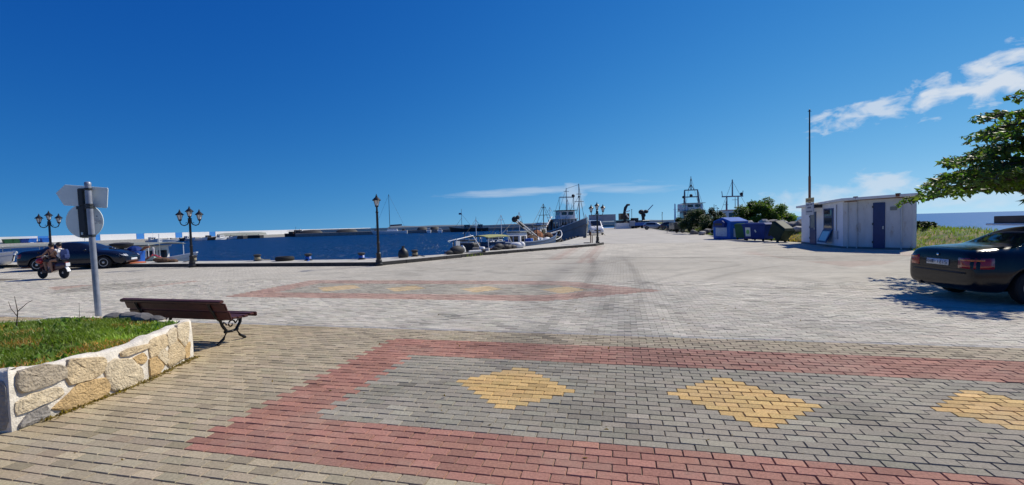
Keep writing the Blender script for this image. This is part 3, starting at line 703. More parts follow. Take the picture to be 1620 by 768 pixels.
# bare twig and dark rubble by the back wall
def twig(x, y, z, h, seed):
    rnd = random.Random(seed); mb = MB(); t_ = thing('dry_twig', 'bare dead twig rising from the planter grass', 'twig', (x, y, z), 0, 'dead twigs in the planter')
    mb.tube([(0, 0, 0), (.03, .0, h * .5), (-.01, .01, h)], [.009, .006, .003], 5)
    mb.tube([(.03, 0, h * .5), (.14, .02, h * .75), (.22, .03, h * .86)], [.006, .004, .002], 5); mb.tube([(.02, 0, h * .35), (-.07, .01, h * .6), (-.09, 0, h * .85)], [.005, .004, .002], 5)
    mb.build('stem', 'bark', t_); return t_
twig(-6.88, 6.25, .47, .42, 1)
tw = tag(MB().tube([(0, 0, 0), (.01, 0, .12), (.005, .01, .27)], [.004, .003, .002], 5).build('dry_stalk', 'bark', loc=(-6.25, 6.5, .47)), 'thin straight dry stalk standing beside the back wall of planter', 'stalk')
def rock_mesh(seed, sub=2, sq=(1, 1, .7), rough=.28):
    bm = bmesh.new(); bmesh.ops.create_icosphere(bm, subdivisions=sub, radius=.5); rnd = np.random.default_rng(seed)
    dirs = [Vector(d).normalized() for d in rnd.normal(0, 1, (9, 3))]; cut = rnd.uniform(.30, .46, 9)
    for v_ in bm.verts:
        for d, c_ in zip(dirs, cut):
            k_ = v_.co.dot(d)
            if k_ > c_: v_.co -= d * (k_ - c_)
        v_.co *= 1 + (rnd.random() - .5) * rough * .25; v_.co = Vector((v_.co.x * sq[0], v_.co.y * sq[1], v_.co.z * sq[2]))
    me = bpy.data.meshes.new('rock'); bm.to_mesh(me); bm.free(); return me
for i, (rx, ry, s) in enumerate(((-5.95, 6.72, .20), (-5.62, 6.62, .26), (-5.33, 6.5, .24), (-5.1, 6.45, .16))):
    o = tag(link('rubble_stone', rock_mesh(80 + i), 'rock_dark', loc=(rx, ry, .49)), 'dark rubble stone lying along the back edge of planter beside bench', 'stone', 'dark stones along the planter back'); o.scale = (s * 1.5, s, s)

# ------------------------------------------------------------------ bench (seen from behind)
bench = thing('park_bench', 'dark red slatted wooden bench with black scrolled iron legs', 'bench', (-5.13, 6.98, 0), R(-15.5))
BL = 1.98
def slat(y, z, w, th, ang, name='slat'):
    mb = MB(); m_ = Matrix.Rotation(ang, 4, 'X'); mb.box((0, y, z), (BL, w, th), mx=m_)
    return mb.build(name, 'bench_wood', bench, bevel=.012, seg=2)
for i in range(4): slat(.04 + .105 * i, .405 + (.012 if i in (0, 3) else 0), .09, .035, R(2), 'seat_slat')
slat(.44, .40, .035, .07, 0, 'seat_slat')
for i, (yy_, zz_) in enumerate(((-.035, .462), (-.10, .598))): slat(yy_, zz_, .035, (.15, .125)[i], R(20), 'back_slat')
slat(-.165, .685, .075, .045, R(18), 'back_slat')
for sx in (-.72, .72):
    lg = MB()
    # back upright, front and rear curved legs, arm rest scrolls
    lg.tube([(sx, -.17, .67), (sx, -.12, .56), (sx, -.05, .44), (sx, .0, .385), (sx, .12, .375), (sx, .42, .385)], [.017, .02, .022, .022, .02, .018], 8)
    lg.tube([(sx, .40, .38), (sx, .38, .28), (sx, .30, .18), (sx, .36, .08), (sx, .46, .012)], [.02, .022, .024, .02, .024], 8)
    lg.tube([(sx, .02, .38), (sx, .06, .28), (sx, .13, .18), (sx, .07, .08), (sx, -.03, .012)], [.02, .022, .024, .02, .024], 8)
    lg.tube([(sx, .09, .18), (sx, .215, .165), (sx, .33, .18)], .02, 8)
    sp = [(sx, .215 + math.cos(t * .6) * (.075 - t * .0055), .275 + math.sin(t * .6) * (.075 - t * .0055)) for t in range(12)]
    lg.tube(sp, .011, 6)
    for k_ in (-1, 1):
        lg.tube([(sx, .215 + k_ * .08, .28), (sx, .215 + k_ * .13, .33), (sx, .215 + k_ * .15, .26), (sx, .215 + k_ * .11, .23)], .011, 6)
    lg.build('leg', 'black_iron', bench, smooth=60)

# ------------------------------------------------------------------ sign post seen from the back
post = thing('sign_post', 'grey galvanised post carrying the backs of two road signs', 'sign post', (-6.66, 7.26, 0), R(4))
post.rotation_euler = (0, R(-1.0), R(4))
MB().tube([(0, 0, -.05), (0, 0, 2.53)], .041, 20).build('pole', 'galvanised', post, smooth=60)
MB().lathe([(.043, 2.5), (.044, 2.54), (.03, 2.555), (.0, 2.557)], 20).build('cap', 'galvanised', post, smooth=50)
def board(poly, zc, thick, y, name, m, tilt=0, rz=0):
    mb = MB(); mx = Matrix.Translation((0, y, zc)) @ Matrix.Rotation(rz, 4, 'Z') @ Matrix.Rotation(tilt, 4, 'Y') @ Matrix.Rotation(R(90), 4, 'X')
    mb.prism(poly, -thick / 2, thick / 2, mx); return mb.build(name, m, post, bevel=.003)
arrow = [(-.53, .02), (-.41, .165), (.18, .165), (.195, .15), (.195, -.15), (.18, -.165), (-.41, -.165)]
board(arrow, 2.32, .012, .10, 'direction_sign', 'sign_back', R(6.5), R(6))
disc = [(math.cos(a) * .265 - .16, math.sin(a) * .275) for a in np.linspace(0, 2 * math.pi, 40, endpoint=False)]
ds = board(disc, 1.93, .012, .105, 'round_sign', 'sign_back', R(3), R(6))
mk = MB()
for r_ in range(4):
    for c_ in range(5):
        if (r_ * 5 + c_) % 7 == 3: continue
        mk.box((-.01 + c_ * .022, .0975, 1.965 - r_ * .022), (.015, .002, .011))
mk.ball((.02, .0975, 2.01), .012, 6, 4, (1, .1, 1)); stuff(mk.build('maker_stamp', 'galvanised', ds))
b1 = MB(); b1.box((-.16, .06, 2.32), (.075, .05, .27)); b1.box((-.09, .055, 2.44), (.2, .025, .045)); b1.box((-.09, .055, 2.19), (.2, .025, .045)); b1.build('bracket', 'bracket', post, bevel=.006)
b2 = MB(); b2.box((-.165, .06, 1.93), (.10, .05, .50)); b2.box((-.11, .055, 2.155), (.26, .03, .05)); b2.box((-.09, .055, 1.70), (.2, .03, .045)); b2.build('bracket', 'bracket', post, bevel=.006)
for zz_ in (2.44, 2.19, 2.15, 1.70):
    b3 = MB(); b3.lathe([(.045, zz_ - .018), (.05, zz_ - .014), (.05, zz_ + .014), (.045, zz_ + .018)], 18)
    b3.box((.04, -.04, zz_), (.03, .035, .022)); b3.build('clamp', 'bracket', post)
MB().box((-.165, .03, 1.74), (.03, .012, .04)).build('bolt', 'rim', post)

# ------------------------------------------------------------------ street lamps
def lantern(parent, c, s=1.0):
    x_, y_, z_ = c; k6 = 6
    g_ = MB().lathe([(.065 * s, .03 * s), (.125 * s, .26 * s)], k6, c).build('lantern_glass', 'lantern_glass', parent)
    fr = MB()
    fr.lathe([(.03 * s, -.05 * s), (.05 * s, -.03 * s), (.075 * s, .0), (.078 * s, .03 * s), (.066 * s, .035 * s)], 12, c)
    fr.lathe([(.135 * s, .255 * s), (.185 * s, .25 * s), (.185 * s, .275 * s), (.13 * s, .33 * s), (.075 * s, .385 * s), (.05 * s, .40 * s), (.04 * s, .43 * s), (.055 * s, .445 * s), (.02 * s, .47 * s), (.022 * s, .50 * s), (.004 * s, .54 * s)], 12, c)
    for j in range(6):
        w = 2 * math.pi * j / 6
        fr.tube([(x_ + .066 * s * math.cos(w), y_ + .066 * s * math.sin(w), z_ + .03 * s), (x_ + .128 * s * math.cos(w), y_ + .128 * s * math.sin(w), z_ + .26 * s)], .009 * s, 4)
    fr.build('lantern_frame', 'black_iron', g_, smooth=40)
def lamp_post_mesh(parent, h):
    MB().lathe([(.17, 0), (.17, .10), (.15, .12), (.135, .22), (.14, .25), (.11, .28), (.095, .50), (.11, .53), (.11, .56), (.08, .60)], 16).build('base', 'black_iron', parent, smooth=35)
    pm = MB(); pm.lathe([(.068, .58), (.062, 1.0), (.075, 1.02), (.075, 1.06), (.058, 1.08), (.05, h - .25), (.065, h - .23), (.065, h - .19), (.045, h - .17), (.04, h)], 12)
    pm.build('post', 'black_iron', parent, smooth=35)
def triple_lamp(name, label, loc, rz=0, scale=1, group=None):
    t_ = thing(name, label, 'street lamp', loc, rz, group, scale); lamp_post_mesh(t_, 2.45)
    MB().lathe([(.05, 2.18), (.085, 2.22), (.09, 2.30), (.075, 2.36), (.10, 2.40), (.06, 2.44)], 12).build('collar', 'black_iron', t_, smooth=35)
    for s in (-1, 1):
        a = MB(); a.tube([(s * .04, 0, 2.26), (s * .12, 0, 2.12), (s * .24, 0, 2.07), (s * .36, 0, 2.12), (s * .41, 0, 2.24), (s * .41, 0, 2.30)], [.026, .025, .024, .023, .023, .03], 8)
        a.tube([(s * .12, 0, 2.12), (s * .10, 0, 2.2), (s * .15, 0, 2.23), (s * .18, 0, 2.18)], .012, 6)
        a.build('arm', 'black_iron', t_, smooth=60); lantern(t_, (s * .41, 0, 2.34))
    lantern(t_, (0, 0, 2.50)); return t_
triple_lamp('street_lamp', 'black three-lantern lamp post standing on the open kerb beside the brown net heap', (-15.9, 22.55, .0), R(20))
triple_lamp('street_lamp', 'black lamp post with three lanterns rising behind the navy car and the scooter', (-26.35, 26.0, .15), R(30))
triple_lamp('street_lamp', 'black lamp post with three lanterns near the white van and grey trawler', (6.42, 34.1, .0), R(-6), 1.06)
sl = thing('street_lamp', 'black lamp post with a single lantern at the bend of the quay kerb', 'street lamp', (-6.03, 20.5, 0), 0)
lamp_post_mesh(sl, 2.62); lantern(sl, (0, 0, 2.67), 1.05)
# ------------------------------------------------------------------ cars
def subsurf(mb, mats_idx, levels):
    me = bpy.data.meshes.new('tmp'); me.from_pydata(mb.v, [], mb.f); me.polygons.foreach_set('material_index', mats_idx)
    bm = bmesh.new(); bm.from_mesh(me); bmesh.ops.recalc_face_normals(bm, faces=bm.faces); bm.to_mesh(me); bm.free()
    for k_ in range(1 + max(mats_idx)): me.materials.append(M['plastic_black'])
    o = bpy.data.objects.new('tmp', me); C.objects.link(o); md = o.modifiers.new('s', 'SUBSURF'); md.levels = levels; md.render_levels = levels
    dg = bpy.context.evaluated_depsgraph_get(); out = bpy.data.meshes.new_from_object(o.evaluated_get(dg)); bpy.data.objects.remove(o); return out
def split(me, idx):
    bm = bmesh.new(); bm.from_mesh(me); bmesh.ops.delete(bm, geom=[f for f in bm.faces if f.material_index not in idx], context='FACES')
    for f in bm.faces: f.material_index = 0; f.smooth = True
    # loose pieces
    out = bpy.data.meshes.new('part'); bm.to_mesh(out); bm.free(); return out
def islands(me):
    bm = bmesh.new(); bm.from_mesh(me); seen = set(); res = []
    for f in bm.faces:
        if f in seen: continue
        st = [f]; comp = []
        seen.add(f)
        while st:
            q = st.pop(); comp.append(q)
            for e in q.edges:
                for g_ in e.link_faces:
                    if g_ not in seen: seen.add(g_); st.append(g_)
        idx = {}; vs_ = []; fs_ = []
        for q in comp:
            t_ = []
            for v_ in q.verts:
                if v_ not in idx: idx[v_] = len(vs_); vs_.append(tuple(v_.co))
                t_.append(idx[v_])
            fs_.append(t_)
        m2 = bpy.data.meshes.new('part'); m2.from_pydata(vs_, [], fs_); m2.polygons.foreach_set('use_smooth', [True] * len(fs_)); res.append(m2)
    bm.free(); return res
def wheel(parent, x_, y_, r, w, side, rimm='rim'):
    mx = Matrix.Rotation(R(90), 4, 'X')
    ty = MB().lathe([(r * .62, -w / 2), (r * .93, -w / 2), (r, -w * .36), (r, w * .36), (r * .93, w / 2), (r * .62, w / 2)], 24, (x_, y_, r), mx).build('wheel', 'tyre', parent, smooth=35)
    rb = MB(); o_ = side * w * .42
    rb.lathe([(r * .64, -.02), (r * .64, .02), (r * .56, .02), (r * .56, -.02)], 24, (x_, y_ + o_, r), mx); rb.lathe([(.06, -.02), (.06, .025), (.02, .03)], 10, (x_, y_ + o_, r), mx)
    for j in range(5):
        a = 2 * math.pi * j / 5; rb.bar((x_ + .04 * math.cos(a), y_ + o_, r + .04 * math.sin(a)), (x_ + r * .6 * math.cos(a), y_ + o_, r + r * .6 * math.sin(a)), .03, .055)
    rb.build('rim', rimm, ty)
def car(name, label, loc, rz, paint, L=4.47, W=1.74, prof=None, wb=(.95, 3.67), r=.315, group=None, lights=True, plate=True, scale=1):
    """sedan or hatchback: x runs from the rear bumper (0) to the nose (L); prof = stations (x, width factor, belt z, shoulder half-width factor, top z)"""
    t_ = thing(name, label, 'car', loc, rz, group, scale); w = W / 2; zb = .20
    rings = []; XS = []
    extra = []
    for xw in wb: extra += [xw - r - .10, xw - r - .02, xw - r * .72, xw, xw + r * .72, xw + r + .02, xw + r + .10]
    P = sorted(prof); px_ = [p[0] for p in P]
    xs_ = sorted(set([round(q, 3) for q in px_ + extra])); xs2 = []
    for q in xs_:
        if xs2 and q - xs2[-1] < .035 and q not in px_: continue
        xs2.append(q)
    cols = list(zip(*P))
    for q in xs2:
        wf, belt, tf, top = [float(np.interp(q, px_, c_)) for c_ in cols[1:5]]
        arch = zb
        for xw in wb:
            d_ = abs(q - xw)
            if d_ < r + .06: arch = max(arch, math.sqrt(max(0, (r + .06) ** 2 - d_ ** 2)) + r * .98)
        if q < .12 or q > L - .12: arch = max(arch, .30)
        ww = w * wf; sh = min(top - .012, max(belt + .01, top - .07))
        half = [(0, arch), (ww * .70, arch), (ww * .965, arch + .015), (ww, max(.46, arch + .04)), (ww * .992, max(.66, arch + .07)), (ww * .955, belt), (w * tf, sh), (w * tf * .86, top - .018), (w * tf * .45, top - .002), (0, top)]
        rings.append([(q, -a, b) for a, b in half] + [(q, a, b) for a, b in half[-2:0:-1]]); XS.append(q)
    mb = MB(); loft(mb, rings, True, True); n = len(rings[0]); mi = []
    cab = [p for p in P if len(p) > 5 and p[5]]
    flags = {round(p[0], 3): p[5] for p in P if len(p) > 5}
    def zone(xa, xb):
        xm = (xa + xb) / 2
        for p, q_ in zip(P[:-1], P[1:]):
            if p[0] <= xm <= q_[0]: return p[5] if len(p) > 5 else ''
        return ''
    for i in range(len(rings) - 1):
        z_ = zone(XS[i], XS[i + 1])
        for j in range(n):
            k_ = j if j < 9 else n - 1 - j       # strip index from the bottom, both sides
            idx = 0
            if z_ == 'side' and k_ == 5: idx = 1
            if z_ == 'pane' and k_ in (7, 8): idx = 2
            if z_ == 'pane2' and k_ in (7, 8): idx = 3
            if z_ == 'pillar' and k_ == 5: idx = 0
            mi.append(idx)
    mi += [0, 0]
    me = subsurf(mb, mi, 2)
    b = link('body', split(me, {0}), paint, t_)
    bm = bmesh.new(); bm.from_mesh(me); bvh = BVHTree.FromBMesh(bm); bm.free()
    for k_, nm in ((1, 'side_window'), (2, 'rear_window'), (3, 'windscreen')):
        for im in islands(split(me, {k_})): link(nm, im, 'dark_glass', t_)
    for xw in wb:
        for s in (-1, 1): wheel(t_, xw, s * (w - .095), r, .20, s)
    MB().box((L / 2, 0, .3), (L * .8, W * .72, .16)).build('underside', 'plastic_black', t_)
    def patch(name_, grid, toward, m_, off=.006, par=t_):
        """lay a thin panel on the bodywork: grid of start points, each cast along 'toward'"""
        vs_ = []; ok = True
        for row in grid:
            for p in row:
                d_ = Vector(toward(p)).normalized(); h_, nn, _, _ = bvh.ray_cast(Vector(p) - d_ * 1.2, d_)
                if h_ is None: ok = False; h_ = Vector(p); nn = -d_
                vs_.append(h_ - d_ * off)
        a_, b_ = len(grid), len(grid[0]); fs_ = [(i * b_ + j, i * b_ + j + 1, (i + 1) * b_ + j + 1, (i + 1) * b_ + j) for i in range(a_ - 1) for j in range(b_ - 1)]
        o_ = MB().add(vs_, fs_).build(name_, m_, par, smooth=80); sm = o_.modifiers.new('thick', 'SOLIDIFY'); sm.thickness = .012; sm.offset = -1; return o_
    car.patch = patch; car.body = b; car.root = t_; car.bvh = bvh
    if lights:
        for s in (-1, 1):
            k_ = W / 1.74; cx_, cy_ = .78, s * .30 * k_
            ring = lambda angs, zs: [[(cx_ - math.cos(R(a_)), cy_ + s * math.sin(R(a_)), z_) for a_ in angs] for z_ in zs]
            inward = lambda p: (cx_ - p[0], cy_ - p[1], 0)
            tl = patch('tail_light', ring((12, 19, 26, 32, 38, 44, 49), (.66, .72, .79, .855)), inward, 'red_lens')
            patch('indicator', ring((15, 22, 29, 35, 40), (.80, .835)), inward, 'amber_lens', .014, tl)
            g_ = [[(L + .05 - a_ * .8, s * b_, z_) for (a_, b_) in ((0, .45), (0.02, .6), (.1, .74), (.25, .8))] for z_ in (.60, .66, .72)]
            patch('headlight', g_, lambda p: (-1, 0, 0), 'clear_lens')
            # door seams, handles, mirror
            mir = MB().ball((L * .66, s * (w + .08), .98), .1, 8, 6, (.7, 1, .62)).build('mirror', paint, t_, smooth=True)
    if plate:
        for xs_, d_ in ((-.2, 1), (L + .2, -1)):
            zc = .745 if d_ > 0 else .42
            pl = patch('number_plate', [[(xs_, y_, z_) for y_ in (-.26, 0, .26)] for z_ in (zc - .056, zc + .056)], lambda p, d_=d_: (d_, 0, 0), 'plate', .014)
            if d_ > 0: car.plate = pl
    return t_
SEDAN = [(0, .80, .70, .72, .82), (.03, .90, .80, .78, .985), (.14, .945, .90, .84, 1.03), (.50, .985, .92, .85, 1.06), (.93, 1.0, .925, .80, 1.085, 'pane'), (1.58, 1.0, .925, .655, 1.385, 'side'), (2.05, 1.0, .92, .645, 1.425, 'side'), (2.62, 1.0, .905, .66, 1.385, 'pane2'), (3.30, .995, .89, .80, 1.0), (3.9, .97, .82, .80, .93), (4.28, .90, .70, .76, .80), (4.43, .82, .60, .70, .66), (4.47, .74, .55, .6, .58)]
HATCH = [(0, .84, .80, .74, .95), (.05, .92, .88, .76, 1.02, 'pane'), (.55, .98, .93, .68, 1.42, 'side'), (1.4, 1.0, .93, .67, 1.49, 'side'), (2.3, 1.0, .92, .68, 1.43, 'pane2'), (3.05, .99, .90, .80, 1.02), (3.5, .96, .82, .78, .92), (3.8, .9, .7, .74, .76), (3.92, .78, .55, .62, .58)]
# black sedan under the tree, rear towards the open plaza
RZ = R(-6)
sedan = car('parked_car', 'black sedan seen from the rear under the leafy tree', (8.46, 9.03, 0), RZ, 'car_black', prof=SEDAN)
lid = []
car.patch('badge', [[(-.2, y_, z_) for y_ in (-.022, .022)] for z_ in (.868, .908)], lambda p: (1, 0, 0), 'chrome', .008)
pl = car.plate
ink = MB()     # characters on the plate, as far as they can be read: three letters, a dash, four figures
strokes = {'A': ['l', 'r', 't', 'm'], 'H': ['l', 'r', 'm'], 'M': ['l', 'r', 't', 'c'], '-': ['m'], '1': ['c'], '2': ['t', 'm', 'b', 'ru', 'll'], '5': ['t', 'm', 'b', 'lu', 'rl']}
hit = car.bvh.ray_cast(Vector((-1, 0, .745)), Vector((1, 0, 0)))[0]; xp = hit.x - .030
yy_ = .222
for ch in 'AHM-1215':
    cw, chh = .036, .062
    for s_ in strokes[ch]:
        dims = {'l': (cw / 2, 0, .008, chh), 'r': (-cw / 2, 0, .008, chh), 't': (0, chh / 2, cw, .009), 'm': (0, 0, cw, .009), 'b': (0, -chh / 2, cw, .009), 'c': (0, 0, .008, chh), 'ru': (-cw / 2, chh / 4, .008, chh / 2), 'll': (cw / 2, -chh / 4, .008, chh / 2), 'lu': (cw / 2, chh / 4, .008, chh / 2), 'rl': (-cw / 2, -chh / 4, .008, chh / 2)}[s_]
        ink.box((xp, yy_ + dims[0], .745 + dims[1]), (.003, dims[2], dims[3]))
    yy_ -= .063
stuff(ink.build('plate_characters', 'plate_ink', pl))
bs = MB()     # bumper crease, boot shut line, exhaust
for y_ in np.linspace(-.66, .66, 12):
    pass
car.patch('bumper_strip', [[(-.2, y_, z_) for y_ in np.linspace(-.62, .62, 9)] for z_ in (.555, .585)], lambda p: (1, 0, 0), 'plastic_black', .012)
MB().tube([(.0, .45, .28), (.25, .45, .28)], .03, 10).build('exhaust_pipe', 'bracket', sedan)
car.patch('boot_seam', [[(-.2, y_, z_) for y_ in np.linspace(-.6, .6, 9)] for z_ in (.632, .638)], lambda p: (1, 0, 0), 'plastic_black', .003)
# the box carried on its roof
rb = thing('roof_box', 'dark brown box on a white tray carried on the roof of the black sedan', 'box', (8.46 + 1.80 * math.cos(RZ) - .12 * math.sin(RZ), 9.03 + 1.80 * math.sin(RZ) + .12 * math.cos(RZ), 1.408), RZ)
MB().box((0, 0, .03), (.60, 1.30, .04)).build('tray', 'white_paint', rb, bevel=.01); MB().box((.03, 0, .125), (.50, 1.12, .15)).build('case', 'crate_brown', rb, bevel=.01)
# navy sedan by the left quay
car('parked_car', 'navy blue sedan parked broadside by the quay behind the scooter', (-24.85, 23.3, 0), R(12), 'car_navy', prof=[(a * 4.75 / 4.47, *r_) for a, *r_ in SEDAN], L=4.75, W=1.8, wb=(1.0, 3.85))
# row of vehicles along the right edge of the pier
cl = 'cars parked along the pier'
car('parked_car', 'silver hatchback parked broadside in front of the stone wall on the pier', (25.6, 88.5, 0), R(-12), 'car_silver', prof=HATCH, L=3.92, W=1.66, wb=(.62, 3.08), group=cl, plate=False)
car('parked_car', 'dark grey hatchback parked between silver hatchback and black car', (26.2, 80.0, 0), R(-25), 'car_grey', prof=HATCH, L=3.92, W=1.66, wb=(.62, 3.08), group=cl, plate=False)
car('parked_car', 'black sedan parked on the pier beside the grey trailer and dark bush', (24.5, 70.5, 0), R(-70), 'car_black', prof=SEDAN, group=cl, plate=False)
# white van
VAN = [(0, .96, 1.05, .86, 1.85), (.06, .98, 1.08, .86, 1.93, 'x'), (1.2, 1.0, 1.08, .85, 1.97, 'side'), (2.4, 1.0, 1.08, .85, 1.97, 'side'), (3.3, 1.0, 1.06, .84, 1.93, 'pane2'), (3.95, 1.0, 1.02, .9, 1.20), (4.4, .97, .9, .88, 1.05), (4.62, .9, .7, .84, .85), (4.7, .82, .6, .8, .62)]
vanr = car('parked_van', 'white van facing down the pier road beside the quay lamp', (11.15, 64.6, 0), R(-88), 'car_white', prof=VAN, L=4.7, W=1.85, wb=(.9, 3.8), r=.33); vanr['category'] = 'van'
car.patch('grille', [[(5, y_, z_) for y_ in np.linspace(-.5, .5, 5)] for z_ in (.56, .7)], lambda p: (-1, 0, 0), 'plastic_black')
# grey trailer
tr = thing('box_trailer', 'grey box trailer parked on the pier in front of the dark bush', 'trailer', (22.6, 61.5, 0), R(8))
MB().box((0, 0, .95), (2.1, 1.5, .95)).build('body', 'car_grey', tr, bevel=.04)
for s in (-1, 1): wheel(tr, .1, s * .78, .28, .16, s)
MB().tube([(-1.0, 0, .48), (-1.9, 0, .42)], .035, 6).build('drawbar', 'bracket', tr); MB().tube([(-1.7, 0, .42), (-1.7, 0, .03)], .03, 6).build('jockey_leg', 'bracket', tr)

# ------------------------------------------------------------------ people (grown from a posed skeleton)
def person(name, label, joints, edges, mats, loc, rz, hair_c, hair_r, face_dir):
    """joints: name -> (x, y, z, r); edges carry the material of the body part they belong to"""
    names = list(joints); me = bpy.data.meshes.new('body')
    me.from_pydata([joints[k_][:3] for k_ in names], [(names.index(a), names.index(b)) for a, b, _ in edges], [])
    o = bpy.data.objects.new('tmp', me); C.objects.link(o); sk = o.modifiers.new('skin', 'SKIN'); ss = o.modifiers.new('s', 'SUBSURF'); ss.levels = 2; ss.render_levels = 2
    for i, k_ in enumerate(names):
        r_ = joints[k_][3]; me.skin_vertices[0].data[i].radius = (r_, r_) if not isinstance(r_, tuple) else r_; me.skin_vertices[0].data[i].use_root = (k_ == 'pelvis')
    dg = bpy.context.evaluated_depsgraph_get(); out = bpy.data.meshes.new_from_object(o.evaluated_get(dg)); bpy.data.objects.remove(o)
    out.materials.clear(); keys = []
    for _, _, k_ in edges:
        if k_ not in keys: keys.append(k_)
    for k_ in keys: out.materials.append(M[k_])
    segs = [(Vector(joints[a][:3]), Vector(joints[b][:3]), keys.index(k_)) for a, b, k_ in edges]
    for f in out.polygons:
        best = 1e9; f.use_smooth = True
        for a, b, k_ in segs:
            d_ = b - a; t_ = max(0, min(1, (f.center - a).dot(d_) / max(d_.length_squared, 1e-9))); q = (f.center - a - d_ * t_).length
            if q < best: best = q; f.material_index = k_
    root = bpy.data.objects.new(name, out); C.objects.link(root); root.location = loc; root.rotation_euler = (0, 0, rz); tag(root, label, 'person')
    h_ = MB(); h_.ball(hair_c, hair_r, 14, 10, (1.12, .98, 1.05)); h_.build('hair', 'hair', root, smooth=True)
    hd = Vector(joints['head'][:3]); fd = Vector(face_dir).normalized(); sd_ = Vector((-fd.y, fd.x, 0))
    nose = MB().ball(hd + fd * .105 - Vector((0, 0, .015)), .018, 6, 5, (1.2, .8, 1.4)).build('nose', 'skin', root, smooth=True)
    ey = MB()
    for s in (-1, 1): ey.ball(hd + fd * .092 + sd_ * s * .034 + Vector((0, 0, .012)), .012, 6, 4)
    ey.build('eyes', 'hair', root)
    ea = MB()
    for s in (-1, 1): ea.ball(hd + sd_ * s * .088, .026, 6, 5, (.9, .5, 1.2))
    ea.build('ears', 'skin', root, smooth=True)
    MB().box(hd + fd * .094 - Vector((0, 0, .055)), (.02, .04, .008), math.atan2(fd.y, fd.x)).build('mouth', 'red_lens', root)
    return root
def hand(J, E, wrist, key, d, side):
    w = Vector(J[wrist][:3]); d = Vector(d).normalized(); s = Vector((-d.y, d.x, 0)).normalized() * side
    p = w + d * .06; J[key + 'palm'] = (*p, .026); E.append((wrist, key + 'palm', 'skin'))
    for i, (o_, l_) in enumerate(((-.03, .05), (-.01, .065), (.012, .06), (.03, .045))):
        a = p + d * .035 + s * o_; b = a + d * l_ * .5 - Vector((0, 0, .012)); c_ = b - Vector((0, 0, .03)) - d * .005
        for nm, q in (('a', a), ('b', b), ('c', c_)): J[f'{key}f{i}{nm}'] = (*q, .0085)
        E += [(key + 'palm', f'{key}f{i}a', 'skin'), (f'{key}f{i}a', f'{key}f{i}b', 'skin'), (f'{key}f{i}b', f'{key}f{i}c', 'skin')]
    a = p - s * .035; b = a + d * .03 - s * .01 - Vector((0, 0, .02)); J[key + 'ta'] = (*a, .011); J[key + 'tb'] = (*b, .0095); E += [(key + 'palm', key + 'ta', 'skin'), (key + 'ta', key + 'tb', 'skin')]
def rider(name, label, x0, seat, lean, shirt, foot, hand_t, loc, rz, leg_m='skin'):
    """seated figure facing +x; pelvis above (x0, 0, seat)"""
    J = {'pelvis': (x0, 0, seat + .09, .125), 'belly': (x0 + lean * .4, 0, seat + .27, .115), 'chest': (x0 + lean * .8, 0, seat + .43, .13), 'neck': (x0 + lean, 0, seat + .57, .055), 'head': (x0 + lean + .03, 0, seat + .70, .088), 'crown': (x0 + lean + .03, 0, seat + .77, .075)}
    E = [('pelvis', 'belly', shirt), ('belly', 'chest', shirt), ('chest', 'neck', shirt), ('neck', 'head', 'skin'), ('head', 'crown', 'hair')]
    for s, k_ in ((1, 'l'), (-1, 'r')):
        J[k_ + 'sh'] = (x0 + lean * .85, s * .17, seat + .50, .058); J[k_ + 'el'] = (x0 + lean * .85 + hand_t[0] * .45, s * (.17 + .08), seat + .30, .043); J[k_ + 'wr'] = (x0 + hand_t[0], s * hand_t[1], seat + hand_t[2], .03)
        E += [('chest', k_ + 'sh', shirt), (k_ + 'sh', k_ + 'el', 'skin'), (k_ + 'el', k_ + 'wr', 'skin')]
        J[k_ + 'hip'] = (x0 + .06, s * .10, seat + .07, .09); J[k_ + 'kn'] = (x0 + foot[0] * .85 + .08, s * (foot[1] + .03), seat + .04, .06); J[k_ + 'ank'] = (x0 + foot[0], s * foot[1], foot[2] + .07, .042); J[k_ + 'toe'] = (x0 + foot[0] + .16, s * foot[1], foot[2] + .03, .035)
        E += [('pelvis', k_ + 'hip', 'shorts'), (k_ + 'hip', k_ + 'kn', leg_m), (k_ + 'kn', k_ + 'ank', 'skin'), (k_ + 'ank', k_ + 'toe', 'shoe')]
        hand(J, E, k_ + 'wr', k_ + 'h', (1, 0, -.15), s)
    return person(name, label, J, E, None, loc, rz, (x0 + lean + .015, 0, seat + .745), .098, (1, 0, 0))
SL, SR = (-18.62, 18.42, 0), R(170)
sc_ = thing('motor_scooter', 'dark red motor scooter with white rear mudguard carrying two riders', 'scooter', SL, SR)
for xw in (-.56, .60):
    mx = Matrix.Rotation(R(90), 4, 'X'); ty = MB().lathe([(.15, -.045), (.22, -.045), (.255, -.025), (.262, 0), (.255, .025), (.22, .045), (.15, .045)], 24, (xw, 0, .262), mx).build('wheel', 'tyre', sc_, smooth=35)
    rm = MB().lathe([(.155, -.03), (.165, 0), (.155, .03), (.135, .03), (.135, -.03)], 20, (xw, 0, .262), mx); rm.lathe([(.045, -.05), (.045, .05)], 10, (xw, 0, .262), mx)
    for j in range(5):
        a = 1.2566 * j; rm.bar((xw, 0, .262), (xw + .15 * math.cos(a), 0, .262 + .15 * math.sin(a)), .03, .03)
    rm.build('rim', 'rim', ty)
bd = MB()
loft(bd, [[(x_, w_ * a, z0 + (z1 - z0) * b) for a, b in ((-1, .15), (-.8, 0), (.8, 0), (1, .15), (1, .7), (.6, 1), (-.6, 1), (-1, .7))] for x_, w_, z0, z1 in ((-.72, .08, .52, .68), (-.5, .14, .42, .72), (-.2, .15, .34, .74), (.0, .14, .28, .66), (.12, .12, .26, .36), (.34, .12, .26, .36), (.40, .15, .28, .55))]); bd.build('body', 'scooter_body', sc_, smooth=40)
